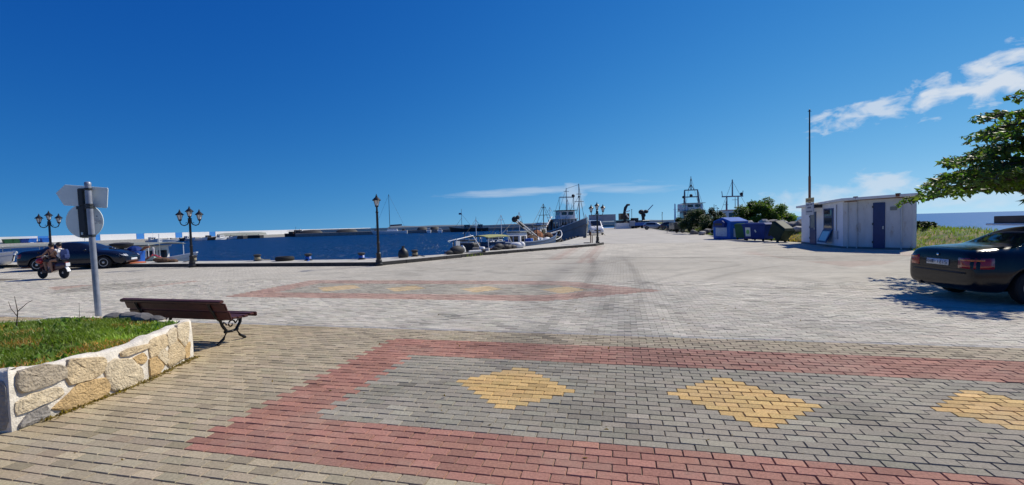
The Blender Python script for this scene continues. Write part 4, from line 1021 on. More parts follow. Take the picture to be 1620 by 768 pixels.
ls = MB(); loft(ls, [[(x_ - .05, -w_, z_), (x_, -w_ * .5, z_), (x_ + .03, 0, z_), (x_, w_ * .5, z_), (x_ - .05, w_, z_), (x_ - .07, 0, z_)] for x_, w_, z_ in ((.46, .17, .30), (.48, .21, .55), (.42, .2, .8), (.36, .13, .95))]); ls.build('leg_shield', 'scooter_body', sc_, smooth=60)
MB().tube([(.60, 0, .30), (.50, 0, .62), (.38, 0, .98)], [.03, .035, .03], 8).build('fork', 'bracket', sc_)
MB().tube([(.30, -.33, 1.03), (.36, -.12, 1.0), (.36, .12, 1.0), (.30, .33, 1.03)], .017, 8).build('handlebar', 'plastic_black', sc_)
MB().ball((.44, 0, .96), .085, 10, 6, (.9, 1.2, .8)).build('headlight', 'clear_lens', sc_, smooth=True)
st = MB(); loft(st, [[(x_, -w_, z_ - .05), (x_, w_, z_ - .05), (x_, w_ * .9, z_ + .02), (x_, 0, z_ + .04), (x_, -w_ * .9, z_ + .02)] for x_, w_, z_ in ((-.68, .08, .75), (-.45, .13, .76), (-.1, .13, .74), (.05, .08, .72))]); st.build('seat', 'plastic_black', sc_, smooth=50)
fd_ = MB(); loft(fd_, [[(-.56 + .30 * math.cos(a) * k_, y_, .27 + .30 * math.sin(a) * k_) for y_, k_ in ((-.07, .96), (-.04, 1.02), (.04, 1.02), (.07, .96), (0, .94))] for a in np.linspace(.6, 3.0, 9)]); fd_.build('mudguard', 'white_paint', sc_, smooth=50)
MB().box((-.80, 0, .62), (.02, .16, .15)).build('number_plate', 'plate', sc_); MB().box((-.74, 0, .70), (.04, .12, .05)).build('tail_light', 'red_lens', sc_); MB().tube([(-.1, -.16, .25), (-.65, -.18, .32)], [.035, .05], 8).build('exhaust', 'bracket', sc_)
for s in (-1, 1): MB().tube([(.34, s * .24, 1.02), (.34, s * .27, 1.14)], .006, 5).ball((.34, s * .28, 1.17), .055, 8, 5, (.3, 1, .7)).build('mirror', 'plastic_black', sc_)
rider('person', 'person in a dark red shirt steering the scooter', -.08, .74, .10, 'shirt_dark', (.30, .11, .30), (.36, .30, .27), SL, SR, 'shorts')
rider('person', 'person in a white sleeveless top riding pillion on the scooter', -.46, .76, .06, 'shirt_white', (.26, .19, .26), (.26, .14, .30), SL, SR)
bp_ = thing('backpack', 'navy blue backpack worn by the pillion rider', 'backpack', SL, SR)
pk = MB(); loft(pk, [[(-.63 - .11 * k_ * (1.5 - abs(a)) + 0, .165 * a * k_, z_) for a in (-1, -.6, 0, .6, 1)] + [(-.60, .13 * k_, z_), (-.60, -.13 * k_, z_)] for k_, z_ in ((.7, .84), (.98, .90), (1, 1.05), (.95, 1.2), (.72, 1.29))]); pk.build('bag', 'pack_blue', bp_, smooth=50)
MB().box((-.77, 0, .98), (.05, .22, .16)).build('front_pocket', 'pack_blue', bp_, bevel=.02)
for s in (-1, 1): MB().tube([(-.60, s * .09, 1.27), (-.44, s * .11, 1.33), (-.33, s * .13, 1.24), (-.34, s * .15, 1.05), (-.52, s * .15, .92)], .016, 6).build('strap', 'plastic_black', bp_)
hl = thing('helmet', 'red helmet hung at the front of the scooter', 'helmet', (SL[0], SL[1], 0), SR)
for o_ in [q for q in C.objects if q.parent is None and q.get('category') in ('scooter', 'person', 'backpack', 'helmet')]: o_.scale = (.92, .92, .92)
hm2 = MB().ball((.40, .22, .80), .135, 14, 9, (1.1, .92, .95)); hm2.build('shell', 'red_plastic', hl, smooth=True); MB().box((.53, .22, .79), (.03, .18, .08)).build('visor', 'dark_glass', hl, bevel=.01); MB().tube([(.40, .22, .92), (.34, .26, 1.02)], .008, 5).build('strap', 'plastic_black', hl)
# ------------------------------------------------------------------ harbour hut
hut = thing('harbour_hut', 'small white flat-roofed hut with blue door and window by the grass bank', 'hut', (0, 0, 0))
HA, HB, HC = Vector((18.72, 29.4)), Vector((17.25, 23.7)), Vector((18.87, 21.25))
HD, HE = Vector((21.4, 24.75)), Vector((22.0, 29.4))
def hz(p): return 2.28 + (29.4 - p.y) * .03
fp_ = [HA, HB, HC, HD, HE]
def wall(a, b, m, name='wall'):
    mb = MB(); d = (b - a).normalized(); nrm = Vector((d.y, -d.x)); nrm = nrm if nrm.dot(a - Vector((20.2, 25.5))) > 0 else -nrm
    q = [(a.x, a.y), (b.x, b.y), (b.x - nrm.x * .12, b.y - nrm.y * .12), (a.x - nrm.x * .12, a.y - nrm.y * .12)]
    vs_ = [(x_, y_, -.05) for x_, y_ in q] + [(x_, y_, hz(Vector((x_, y_)))) for x_, y_ in q]
    return mb.add(vs_, [(3, 2, 1, 0), (4, 5, 6, 7), (0, 1, 5, 4), (1, 2, 6, 5), (2, 3, 7, 6), (3, 0, 4, 7)]).build(name, m, hut)
wall(HA, HB, 'hut_wall_white'); wall(HB, HC, 'hut_wall'); wall(HC, HD, 'hut_wall'); wall(HD, HE, 'hut_wall'); wall(HE, HA, 'hut_wall')
rf = MB(); ro = inset([tuple(p) for p in fp_], -.30) if False else None
cen = sum(fp_, Vector((0, 0))) / 5
rp = [p + (p - cen).normalized() * .42 for p in fp_]
vs_ = [(p.x, p.y, hz(p) + .002) for p in rp] + [(p.x, p.y, hz(p) + .13) for p in rp]; n = 5
rf.add(vs_, [tuple(range(4, -1, -1)), tuple(range(5, 10))] + [(i, (i + 1) % 5, 5 + (i + 1) % 5, 5 + i) for i in range(5)])
roof = rf.build('roof', 'white_worn', hut, bevel=.012)
def on_wall(a, b, s0, s1, z0, z1, out, depth, m, name, par=hut, bev=.006, rot=None):
    d = (b - a).normalized(); nrm = Vector((d.y, -d.x)); nrm = nrm if nrm.dot(a - cen) > 0 else -nrm
    c_ = a + d * (s0 + s1) / 2 + nrm * (out)
    mb = MB(); base = Matrix.Rotation(math.atan2(d.y, d.x), 4, 'Z')
    if rot is not None: base = base @ rot
    mb.box((c_.x, c_.y, (z0 + z1) / 2), (s1 - s0, depth, z1 - z0), mx=base); return mb.build(name, m, par, bevel=bev)
# door: lower panel, glazed upper, frame
dr = on_wall(HA, HB, 1.50, 2.42, .02, 1.98, .02, .05, 'blue_paint', 'door')
on_wall(HA, HB, 1.66, 2.26, 1.02, 1.80, .05, .012, 'canopy_grey', 'door_pane', dr); on_wall(HA, HB, 2.28, 2.34, .92, 1.04, .07, .05, 'rim', 'handle', dr)
# window with the lower sash swung out
wn_ = on_wall(HA, HB, 3.55, 4.78, .95, 2.12, .02, .05, 'blue_paint', 'window')
on_wall(HA, HB, 3.68, 4.66, 1.05, 1.62, .05, .012, 'dark_glass', 'pane', wn_); on_wall(HA, HB, 3.68, 4.66, 1.68, 2.04, .05, .012, 'dark_glass', 'pane', wn_)
tilt = Matrix.Rotation(R(-24), 4, 'X')
sash = on_wall(HA, HB, 3.58, 4.76, .22, .98, .21, .04, 'blue_paint', 'open_sash', hut, .006, tilt)
on_wall(HA, HB, 3.70, 4.64, .32, .88, .236, .012, 'pane', 'pane', sash, 0, tilt)
# blue strip door and down pipes on the grey side
on_wall(HB, HC, 1.30, 1.78, .05, 2.30, .02, .05, 'blue_paint', 'strip_door')
d_ = (HC - HB).normalized(); nn_ = Vector((d_.y, -d_.x)); nn_ = nn_ if nn_.dot(HB - cen) > 0 else -nn_
for s_, m_ in ((.22, 'hut_wall'), (.62, 'hut_wall'), (2.42, 'hut_wall')):
    p = HB + d_ * s_ + nn_ * .05; MB().tube([(p.x, p.y, .02), (p.x, p.y, hz(p) - .02)], .028, 8).build('down_pipe', m_, hut, smooth=60)
ru = MB()
for s0_, s1_, zz_ in ((.75, 2.55, 2.475), (.15, .7, 2.41)):
    a = HB + d_ * s0_ + nn_ * .24; b = HB + d_ * s1_ + nn_ * .22; ru.tube([(a.x, a.y, zz_), (b.x, b.y, zz_ + .02)], .028, 6)
ru.build('rusty_pipe', 'rust', hut)
for s_ in (.66, 2.36):
    p = HB + d_ * s_ + nn_ * .30; MB().box((p.x, p.y, hz(p) + .10), (.14, .14, .16)).build('pipe_fitting', 'rust', hut)
for a, b in ((HA, HB), (HB, HC)): on_wall(a, b, 0, (b - a).length, -.02, .10, .012, .03, 'concrete_dark', 'plinth')
# hinges, handle, vent, cable and a gutter along the front
for zz_ in (.35, 1.0, 1.65): on_wall(HA, HB, 1.47, 1.53, zz_, zz_ + .1, .052, .02, 'bracket', 'hinge', dr, 0)
for zz_ in (.3, 1.2, 2.05): on_wall(HB, HC, 1.27, 1.33, zz_, zz_ + .1, .052, .02, 'bracket', 'hinge', hut, 0)
on_wall(HB, HC, 1.70, 1.74, 1.0, 1.14, .06, .04, 'rim', 'handle', hut, 0)
on_wall(HB, HC, 1.98, 2.24, 1.9, 2.08, .015, .03, 'canopy_grey', 'vent', hut)
on_wall(HA, HB, 5.05, 5.35, .45, .9, .03, .08, 'sign_grey', 'meter_box', hut)
dq = (HB - HA).normalized(); nq_ = Vector((dq.y, -dq.x)); nq_ = nq_ if nq_.dot(HA - cen) > 0 else -nq_
cpt = HA + dq * 5.2 + nq_ * .03; MB().tube([(cpt.x, cpt.y, .9), (cpt.x, cpt.y, 2.3)], .012, 5).build('cable', 'plastic_black', hut)
# name board on the roof edge: two plates, the lettering too small to read
d2 = (HB - HA).normalized(); n2 = Vector((d2.y, -d2.x)); n2 = n2 if n2.dot(HA - cen) > 0 else -n2
nb = thing('notice_board', 'weathered grey name board with faded lines fixed to the hut roof edge', 'sign', (0, 0, 0))
on_wall(HA, HB, 2.15, 3.35, 1.80, 2.52, .46, .04, 'sign_grey', 'lower_plate', nb); up_ = on_wall(HA, HB, 2.15, 3.35, 2.535, 2.80, .46, .04, 'sign_yellow', 'upper_plate', nb)
on_wall(HA, HB, 2.35, 3.1, 2.62, 2.70, .484, .006, 'container_brown', 'faded_mark', up_, 0)
for i, (a_, b_) in enumerate(((2.3, 2.75), (2.9, 3.2), (2.45, 3.0), (2.3, 3.2))): on_wall(HA, HB, a_, b_, (2.36, 2.38, 2.18, 1.96)[i], (2.43, 2.44, 2.28, 2.04)[i], .484, .006, 'ink_grey', 'faded_mark', nb, 0)
for s_ in (2.25, 3.25): on_wall(HA, HB, s_ - .03, s_ + .03, 2.2, 2.4, .22, .46, 'bracket', 'bracket', nb, 0)
# flag pole behind the hut
fpz = thing('flag_pole', 'tall slim flag pole standing behind the white hut', 'pole', (20.1, 30.7, 0), 0)
MB().tube([(0, 0, -.3), (0, 0, 4.4)], .075, 10).build('lower_pole', 'rust', fpz, smooth=60); MB().tube([(0, 0, 4.38), (0, 0, 8.75)], [.06, .04], 10).build('upper_pole', 'bracket', fpz, smooth=60); MB().ball((0, 0, 8.8), .06).tube([(-.12, 0, 8.72), (.12, 0, 8.72)], .015, 6).build('finial', 'bracket', fpz)

# ------------------------------------------------------------------ bins
rc = thing('recycling_container', 'large bright blue recycling container with pitched lid and pale poster', 'container', (18.55, 38.6, 0), R(100))
MB().prism([(-1.15, 0), (1.15, 0), (1.15, 1.5), (0, 1.82), (-1.15, 1.5)], -.85, .85, Matrix.Rotation(R(90), 4, 'X') ).build('body', 'bin_blue', rc, bevel=.04)
hd_ = MB(); hd_.prism([(-.75, 1.02), (.75, 1.02), (.75, 1.38), (.4, 1.56), (-.4, 1.56), (-.75, 1.38)], .85, 1.12, Matrix.Rotation(R(90), 4, 'X') @ Matrix.Scale(-1, 4, (0, 0, 1))); hd_.build('hood', 'bin_navy', rc, bevel=.03)
MB().box((0, .865, .60), (1.5, .012, .72)).build('poster', 'poster_pale', rc); MB().box((-1.165, 0, .55), (.012, 1.1, .7)).build('poster', 'poster_pale', rc); MB().box((0, 1.135, 1.25), (1.0, .01, .18)).build('slot', 'gear_dark', rc)
def wheelie(name, label, loc, rz, m, w=1.25, d=.95, h=1.15, tilt=0):
    t_ = thing(name, label, 'bin', loc, rz); t_.rotation_euler = (0, tilt, rz)
    b = MB(); loft(b, [[(sx * w / 2 * k_, sy * d / 2 * k_, z_) for sx, sy in ((-1, -1), (1, -1), (1, 1), (-1, 1))] for k_, z_ in ((.82, .16), (.86, .2), (1.0, h), (1.05, h), (1.05, h + .06))]); b.build('body', m, t_, bevel=.03)
    ld = MB(); loft(ld, [[(sx * w / 2 * k_, sy * d / 2 * k_, z_) for sx, sy in ((-1, -1), (1, -1), (1, 1), (-1, 1))] for k_, z_ in ((1.08, h + .05), (1.08, h + .09), (.8, h + .20))]); ld.build('lid', m, t_, bevel=.03)
    for sx in (-1, 1):
        for sy in (-1, 1): MB().lathe([(.09, -.03), (.1, 0), (.09, .03)], 12, (sx * w * .36, sy * d * .36, .1), Matrix.Rotation(R(90), 4, 'X')).build('wheel', 'tyre', t_)
    for sx in (-1, 1): MB().tube([(sx * w * .53, 0, h - .12), (sx * w * .60, 0, h - .10)], .03, 8).build('trunnion', 'bracket', t_)
    return t_
wheelie('wheeled_bin', 'green wheeled bin between the blue recycling container and the navy bin', (18.45, 36.0, 0), R(100), 'bin_green', h=1.12)
nb_ = wheelie('wheeled_bin', 'navy wheeled bin with a green and white poster', (18.25, 33.6, 0), R(104), 'bin_navy', w=2.2, d=1.0, h=1.15)
MB().box((.55, .475, .68), (.50, .012, .66), mx=Matrix.Rotation(R(-4), 4, 'X')).build('poster', 'poster_white', nb_); MB().ball((.55, .492, .68), .17, 12, 7, (1, .06, 1)).build('poster_emblem', 'poster_green', nb_)
MB().box((-.2, .50, .75), (.10, .012, .2), mx=Matrix.Rotation(R(-4), 4, 'X') @ Matrix.Rotation(R(35), 4, 'Y')).build('sticker', 'poster_white', nb_)
tl_ = wheelie('wheeled_bin', 'dark green wheeled bin tipped over on the grass beside the navy bin', (18.5, 31.15, .30), R(106), 'bin_dark_green', w=1.15, d=.9, h=1.0, tilt=R(-33))
tl_.location = (18.35, 31.55, .20)

# ------------------------------------------------------------------ trees and bushes
def clump_points(n, centres, radii):
    k_ = rng.integers(0, len(centres), n); d = rng.normal(0, 1, (n, 3)); d /= np.linalg.norm(d, axis=1)[:, None]
    r_ = np.asarray(radii)[k_][:, None] * (rng.random((n, 1)) ** .45); return np.asarray(centres)[k_] + d * r_, k_
def bush(name, label, cat, loc, dims, nleaf, leafs, m, nclump, seed, trunk_h=.4, hole=0):
    t_ = thing(name, label, cat, loc, 0); rnd = np.random.default_rng(seed); cs, rs = [], []
    for i in range(nclump):
        a = rnd.random() * 6.283; rr_ = rnd.random() ** .5; z_ = rnd.random(); k_ = math.sqrt(max(.12, 1 - (z_ * .95) ** 2))
        cs.append((math.cos(a) * rr_ * dims[0] * k_, math.sin(a) * rr_ * dims[1] * k_, dims[2] * (.12 + .78 * z_))); rs.append(dims[2] * rnd.uniform(.10, .24))
    P, k_ = clump_points(nleaf, cs, rs); P[:, 2] = np.maximum(P[:, 2], .02)
    tone = rnd.uniform(.55, 1.35, len(cs))[k_][:, None] * rng.uniform(.65, 1.35, (nleaf, 1)); yel = rng.uniform(.85, 1.25, (nleaf, 1))
    leaves('crown', P, leafs, m, np.concatenate([tone * yel, tone, tone * .9], 1), t_, droop=.15, asp=.55, stf=True)
    tm = MB()
    for i in range(min(9, nclump)):
        c_ = cs[i]; tm.tube([(c_[0] * .08, c_[1] * .08, -.3), (c_[0] * .4, c_[1] * .4, c_[2] * .55), tuple(c_)], [.07, .05, .02], 6)
    tm.build('trunk', 'bark', t_, smooth=60); return t_
bush('dark_bush', 'dense dark rounded bush on the rocks beside the blue recycling container', 'bush', (23.7, 55.5, .1), (3.1, 2.3, 3.0), 32000, .13, 'leaf_dark', 60, 5)
bush('green_bush', 'tall leafy green bush with ragged top rising behind the bins', 'bush', (24.0, 44.0, .35), (3.4, 2.5, 3.1), 28000, .19, 'leaf', 52, 11)
bush('low_bush', 'small dry olive bush between dark bush and blue recycling container', 'bush', (21.1, 45.6, .1), (1.0, 1.0, 1.2), 6000, .10, 'leaf_dark', 22, 12)
bush('far_bush', 'small dark bush on the rocks behind the parked cars', 'bush', (27.5, 74.0, .5), (1.4, 1.4, 1.6), 5000, .15, 'leaf_dark', 20, 13)
bush('bank_shrub', 'low scrubby shrub on the crest of the grass bank beside hut', 'bush', (22.0, 24.3, float(bank_h(np.array([22.0]), np.array([24.3]))[0]) - .05), (1.0, 1.0, .38), 5000, .07, 'leaf_dark', 24, 14)
# leafy tree on the right: layered branches reaching out over the car
tree = thing('leafy_tree', 'leafy tree with layered drooping branches over the black sedan', 'tree', (13.3, 10.7, 0), 0)
rt = random.Random(3); limbs = MB(); LP, LT = [], []
tk = [(0, 0, -.1), (.05, .03, 1.0), (-.05, .05, 2.0), (.05, 0, 3.0), (0, .05, 3.9), (.05, 0, 4.7)]
MB().tube(tk, [.21, .17, .15, .12, .08, .03], 12).build('trunk', 'bark', tree, smooth=60)
def branch(h, az, ln, rise, droop):
    pts = []; n_ = 9
    for i in range(n_ + 1):
        t = i / n_; r_ = ln * t; z_ = h + rise * math.sin(t * 2.2) - droop * t ** 2.2
        a = az + .12 * math.sin(t * 5 + h * 3); pts.append(Vector((math.cos(a) * r_, math.sin(a) * r_, z_)))
    limbs.tube(pts, [.055 * (1 - .88 * i / n_) + .006 for i in range(n_ + 1)], 6)
    # side twigs carry the leaves
    nt = int(ln * 6.5)
    for k_ in range(nt):
        t = .20 + .80 * (k_ + rt.random()) / nt; i = min(n_ - 1, int(t * n_)); p = pts[i].lerp(pts[i + 1], t * n_ - i); s = rt.choice((-1, 1))
        a = az + s * rt.uniform(.35, 1.2); tl = (.28 + .55 * (1 - t)) * rt.uniform(.7, 1.3) * min(1, ln / 2.4); e = p + Vector((math.cos(a) * tl, math.sin(a) * tl, rt.uniform(-.12, .22) * tl + .02))
        mid = (p + e) / 2 + Vector((0, 0, .05)); limbs.tube([p, mid, e], [.010, .007, .003], 4)
        tone = rt.uniform(.6, 1.35); m_ = int(tl * 22) + 6
        for j in range(m_):
            u_ = (j + .5) / m_; q = p.lerp(mid, u_ * 2) if u_ < .5 else mid.lerp(e, u_ * 2 - 1)
            LP.append((q.x + rt.gauss(0, .035), q.y + rt.gauss(0, .035), q.z + rt.gauss(0, .025))); LT.append((tone * rt.uniform(.75, 1.3), tone * rt.uniform(.85, 1.15), tone))
spec = []
for i in range(9): spec.append((2.1 + rt.uniform(-.1, .2), i * .70 + .25, rt.uniform(2.8, 3.3), .40, .35))
for i in range(9): spec.append((2.4 + rt.uniform(-.12, .12), i * .70 + .55, rt.uniform(2.6, 3.2), .42, .30))
for i in range(8): spec.append((2.9 + rt.uniform(-.12, .12), i * .785, rt.uniform(2.1, 2.7), .45, .3))
for i in range(8): spec.append((3.35 + rt.uniform(-.12, .12), i * .785 + .4, rt.uniform(1.5, 2.0), .45, .25))
for i in range(7): spec.append((3.75, i * .9, rt.uniform(1.0, 1.5), .5, .15))
for i in range(6): spec.append((4.15, i * 1.05 + .4, rt.uniform(.6, 1.0), .55, .05))
# the boughs the photograph shows reaching left over the plaza
spec += [(2.1, R(192), 3.75, .42, .25), (2.25, R(182), 3.4, .40, .2), (2.55, R(188), 3.5, .50, .25), (2.35, R(203), 3.3, .4, .3), (2.9, R(192), 3.1, .6, .15), (3.25, R(184), 2.75, .75, .15), (3.5, R(198), 2.5, .85, .1), (1.9, R(214), 3.0, .3, .25)]
for s_ in spec: branch(*s_)
limbs.build('limbs', 'bark', tree, smooth=60)
LP = np.array(LP); LT = np.array(LT)
leaves('crown', LP, .15, 'leaf', LT, tree, droop=.55, asp=.52, stf=True)

# ------------------------------------------------------------------ armour rocks on the seaward side
rmesh = [rock_mesh(100 + i, 2, (1.25, 1, .72)) for i in range(7)]
for i, me in enumerate(rmesh): me.materials.append(M['rock'] if i % 3 else M['rock_dark'])
def boulder(x_, y_, z_, s):
    o = bpy.data.objects.new('boulder', rmesh[rt.randrange(7)]); C.objects.link(o); o.location = (x_, y_, z_); o.scale = (s, s * rt.uniform(.8, 1.1), s * rt.uniform(.75, 1.1)); o.rotation_euler = (rt.uniform(-.3, .3), rt.uniform(-.3, .3), rt.uniform(0, 6.28))
    tag(o, 'rough grey boulder in the sea-defence rocks along the bank', 'boulder', 'sea-defence boulders')
cnt = 0
for i in range(240):
    y_ = rt.uniform(31.5, 62); e_ = float(np.interp(y_, [24, 42, 52, 75], [19.3, 19.6, 22.3, 25.5])); x_ = e_ + rt.uniform(1.3, 6.5); z_ = float(bank_h(np.array([x_]), np.array([y_]))[0])
    if z_ < -1.5: continue
    boulder(x_, y_, z_ + .10, rt.uniform(.7, 1.5)); cnt += 1
    if cnt > 110: break
for (x_, y_, z_, s) in ((22.4, 37.6, .8, 1.5), (23.5, 36.4, 1.0, 1.6), (24.6, 38.0, 1.15, 1.7), (22.2, 34.6, .75, 1.3), (23.8, 34.0, .8, 1.2), (21.2, 35.2, .5, 1.1), (21.0, 52.5, .2, .9), (21.9, 51.0, .35, 1.1), (20.9, 50.0, .2, .8), (21.4, 47.9, .4, 1.0)): boulder(x_, y_, z_, s)
# ------------------------------------------------------------------ boats
def hull_mesh(L, B, free, sheer_bow, sheer_stern=.1, draft=.5, flare=1.15, transom=.75, n=16):
    """outer hull and deck edge; x from stern (-L/2) to stem (L/2), z = 0 at the waterline"""
    rings = []; gun = []
    for i in range(n + 1):
        t = i / n; x_ = -L / 2 + L * t
        b = B / 2 * (transom + (1 - transom) * math.sin(min(1, t / .5) * math.pi / 2)) if t < .5 else B / 2 * (1 - ((t - .5) / .5) ** 2.3)
        b = max(b, .03); zs = free + sheer_bow * max(0, (t - .35) / .65) ** 2 + sheer_stern * max(0, (.35 - t) / .35) ** 2; kz = -draft * (1 - max(0, (t - .75) / .25) ** 2 * .9); rake = .09 * L * max(0, (t - .6) / .4) ** 2
        half = [(0, kz, 0), (b * .45, kz * .75, .1), (b * .80, -draft * .15, .35), (b * .93 / flare ** (t), free * .45, .6), (b, zs, 1)]
        def P(y_, z_, f, s): return (x_ + rake * f - .04 * L * max(0, (t - .7) / .3) * (1 - f), s * y_, z_)
        ring = [P(*h_, 1) for h_ in half[::-1]] + [P(*h_, -1) for h_ in half[1:]]
        rings.append(ring); gun.append((ring[0], ring[-1]))
    return rings, gun
def hull(parent, L, B, free, sb, ss, m, deckm='deck', trim='white_paint', draft=.5, bulwark=.25, transom=.75):
    rings, gun = hull_mesh(L, B, free, sb, ss, draft, transom=transom)
    h = MB(); loft(h, rings, False, False); n = len(rings[0])
    h.f.append(tuple(range(n - 1, -1, -1))); ho = h.build('hull', m, parent, smooth=50)
    dk = MB(); vs_ = []; fs_ = []
    for i, (a, b) in enumerate(gun): vs_ += [(a[0], a[1] * .97, a[2] - bulwark), (b[0], b[1] * .97, b[2] - bulwark)]
    for i in range(len(gun) - 1): fs_.append((i * 2, i * 2 + 1, i * 2 + 3, i * 2 + 2))
    dk.add(vs_, fs_).build('deck', deckm, parent)
    r_ = MB(); r_.tube([g_[0] for g_ in gun], .045, 6); r_.tube([g_[1] for g_ in gun], .045, 6); r_.tube([gun[0][0], gun[0][1]], .045, 6); r_.build('gunwale', trim, parent)
    return ho
def cabin(parent, c, d, m='white_paint', roofm='white_paint', win=2, name='wheelhouse', over=.15, slope=.92):
    b = MB(); x_, y_, z_ = c; loft(b, [[(x_ + sx * d[0] / 2 * k_, y_ + sy * d[1] / 2 * k_, zz_) for sx, sy in ((-1, -1), (1, -1), (1, 1), (-1, 1))] for k_, zz_ in ((1, z_), (slope, z_ + d[2]))]); o = b.build(name, m, parent, bevel=.03)
    MB().box((x_, y_, z_ + d[2] + .04), (d[0] * slope + 2 * over, d[1] * slope + 2 * over, .08)).build('roof', roofm, parent, bevel=.02)
    for s in (-1, 1):
        for k_ in range(win):
            xx_ = x_ + ((k_ + .5) / win - .5) * d[0] * .84; MB().box((xx_, y_ + s * d[1] / 2 * (slope + .035), z_ + d[2] * .64), (d[0] / win * .52, .04, d[2] * .36)).build('window', 'dark_glass', o)
    for s in (-1, 1):
        for k_ in (-1, 1): MB().box((x_ + s * d[0] / 2 * (slope + .035), y_ + k_ * d[1] * .21, z_ + d[2] * .64), (.04, d[1] * .30, d[2] * .36)).build('window', 'dark_glass', o)
    return o
def mast(parent, p, h, r=.05, m='galvanised', cross=(), name='mast', n=6):
    mb = MB(); mb.tube([p, (p[0], p[1], p[2] + h)], [r, r * .6], n)
    for f, w in cross: mb.tube([(p[0], p[1] - w, p[2] + h * f), (p[0], p[1] + w, p[2] + h * f)], r * .5, 5)
    return mb.build(name, m, parent)
def canopy(parent, x0, x1, w, z0, z1, m, ends=True):
    c_ = MB(); loft(c_, [[(x_, y_ * w, z1 + .12 * (1 - y_ * y_) + k_) for y_ in (-1, -.6, 0, .6, 1)] + [(x_, y_ * w, z1 + .12 * (1 - y_ * y_) + k_ - .04) for y_ in (1, .6, 0, -.6, -1)] for x_, k_ in ((x0, -.03), ((x0 + x1) / 2, 0), (x1, -.03))]); c_.build('canopy', m, parent, smooth=50)
    for x_ in (x0 + .1, (x0 + x1) / 2, x1 - .1):
        for s in (-1, 1): MB().tube([(x_, s * w * .94, z0), (x_, s * w * .94, z1 + .03)], .025, 6).build('canopy_post', 'white_paint', parent)
rb_ = random.Random(21)
# -- grey trawler lying bow-on against the quay
tw = thing('trawler', 'big grey blue fishing trawler moored bow-on against the quay', 'boat', (6.95, 57.6, WZ), R(-79))
hull(tw, 12.6, 3.9, 1.9, 1.55, .3, 'hull_grey', trim='white_worn', draft=.8, bulwark=.7)
wh = cabin(tw, (-.8, 0, 1.3), (3.2, 2.5, 2.1), 'hull_grey', 'white_worn', 2)
cabin(tw, (-.5, 0, 3.45), (2.1, 2.1, 1.0), 'white_worn', 'gear_dark', 2, 'upper_bridge', .25)
for c_, d_ in (((2.4, .5, 2.0), (.9, 1.7, 1.2)), ((4.1, -.3, 2.3), (1.1, 1.2, .9)), ((3.4, .9, 2.1), (.7, .6, 1.4)), ((-3.0, -1.0, 2.6), (1.2, .8, 1.6)), ((-3.2, .8, 3.0), (.5, .5, 2.2))): MB().box(c_, d_).build('deck_gear', 'gear_dark', tw, bevel=.08)
for c_, d_ in (((-4.4, .4, 2.2), (1.3, 2.0, 1.6)), ((-5.5, -.5, 2.0), (.8, 1.4, 1.2))): MB().box(c_, d_).build('net_drum', 'net', tw, bevel=.1)
mast(tw, (.2, 0, 4.4), 2.9, .06, 'hull_grey', ((.62, .9), (.85, .35))); MB().tube([(.2, -.95, 4.6), (.2, -.95, 6.1), (.2, .95, 6.1), (.2, .95, 4.6)], .05, 6).build('gantry', 'hull_grey', tw)
mast(tw, (4.9, 0, 2.0), 5.4, .075, 'hull_grey', ((.62, .55), (.78, .3)), 'foremast'); MB().tube([(4.9, 0, 5.4), (2.2, .6, 4.0)], .035, 6).build('boom', 'hull_grey', tw); MB().ball((.2, .9, 6.3), .22, 8, 6).ball((4.9, 0, 5.9), .13, 8, 5).build('lamp', 'gear_dark', tw)
rl = MB()
for k_ in range(9):
    x_ = 1.2 + k_ * .55; y_ = 1.9 * (1 - max(0, (x_ + .0) / 6.5) ** 2.0)
    for s in (-1, 1): rl.tube([(x_, s * y_, 2.5 + k_ * .06), (x_, s * y_, 3.3 + k_ * .07)], .022, 5)
rl.tube([(1.2 + k_ * .55, 1.9 * (1 - max(0, (1.2 + k_ * .55) / 6.5) ** 2.0), 3.25 + k_ * .07) for k_ in range(9)], .022, 5); rl.build('rail', 'white_worn', tw)
MB().box((5.2, .45, 2.35), (.5, .4, .5)).box((3.0, -1.2, 2.2), (.6, .5, .8)).build('deck_box', 'white_paint', tw, bevel=.04)
for s in (-1, 1): MB().tube([(5.5, s * .5, 1.9), (5.6, s * .45, 1.6)], .09, 8).build('anchor', 'white_worn', tw)
def stays(parent, lines, r=.018, m='gear_dark'):
    mb = MB()
    for a, b in lines: mb.tube([a, b], r, 4)
    return stuff(mb.build('rigging', m, parent))
stays(tw, [((4.9, 0, 7.3), (6.4, 0, 3.4)), ((4.9, 0, 7.3), (.2, 0, 7.2)), ((.2, 0, 7.2), (-5.8, 0, 2.4)), ((4.9, 0, 6.0), (3.0, 1.5, 2.8)), ((4.9, 0, 6.0), (3.0, -1.5, 2.8)), ((.2, .9, 6.1), (-3.2, 1.2, 2.5)), ((.2, -.9, 6.1), (-3.2, -1.2, 2.5)), ((6.3, .3, 3.2), (7.2, 2.2, 1.4))])
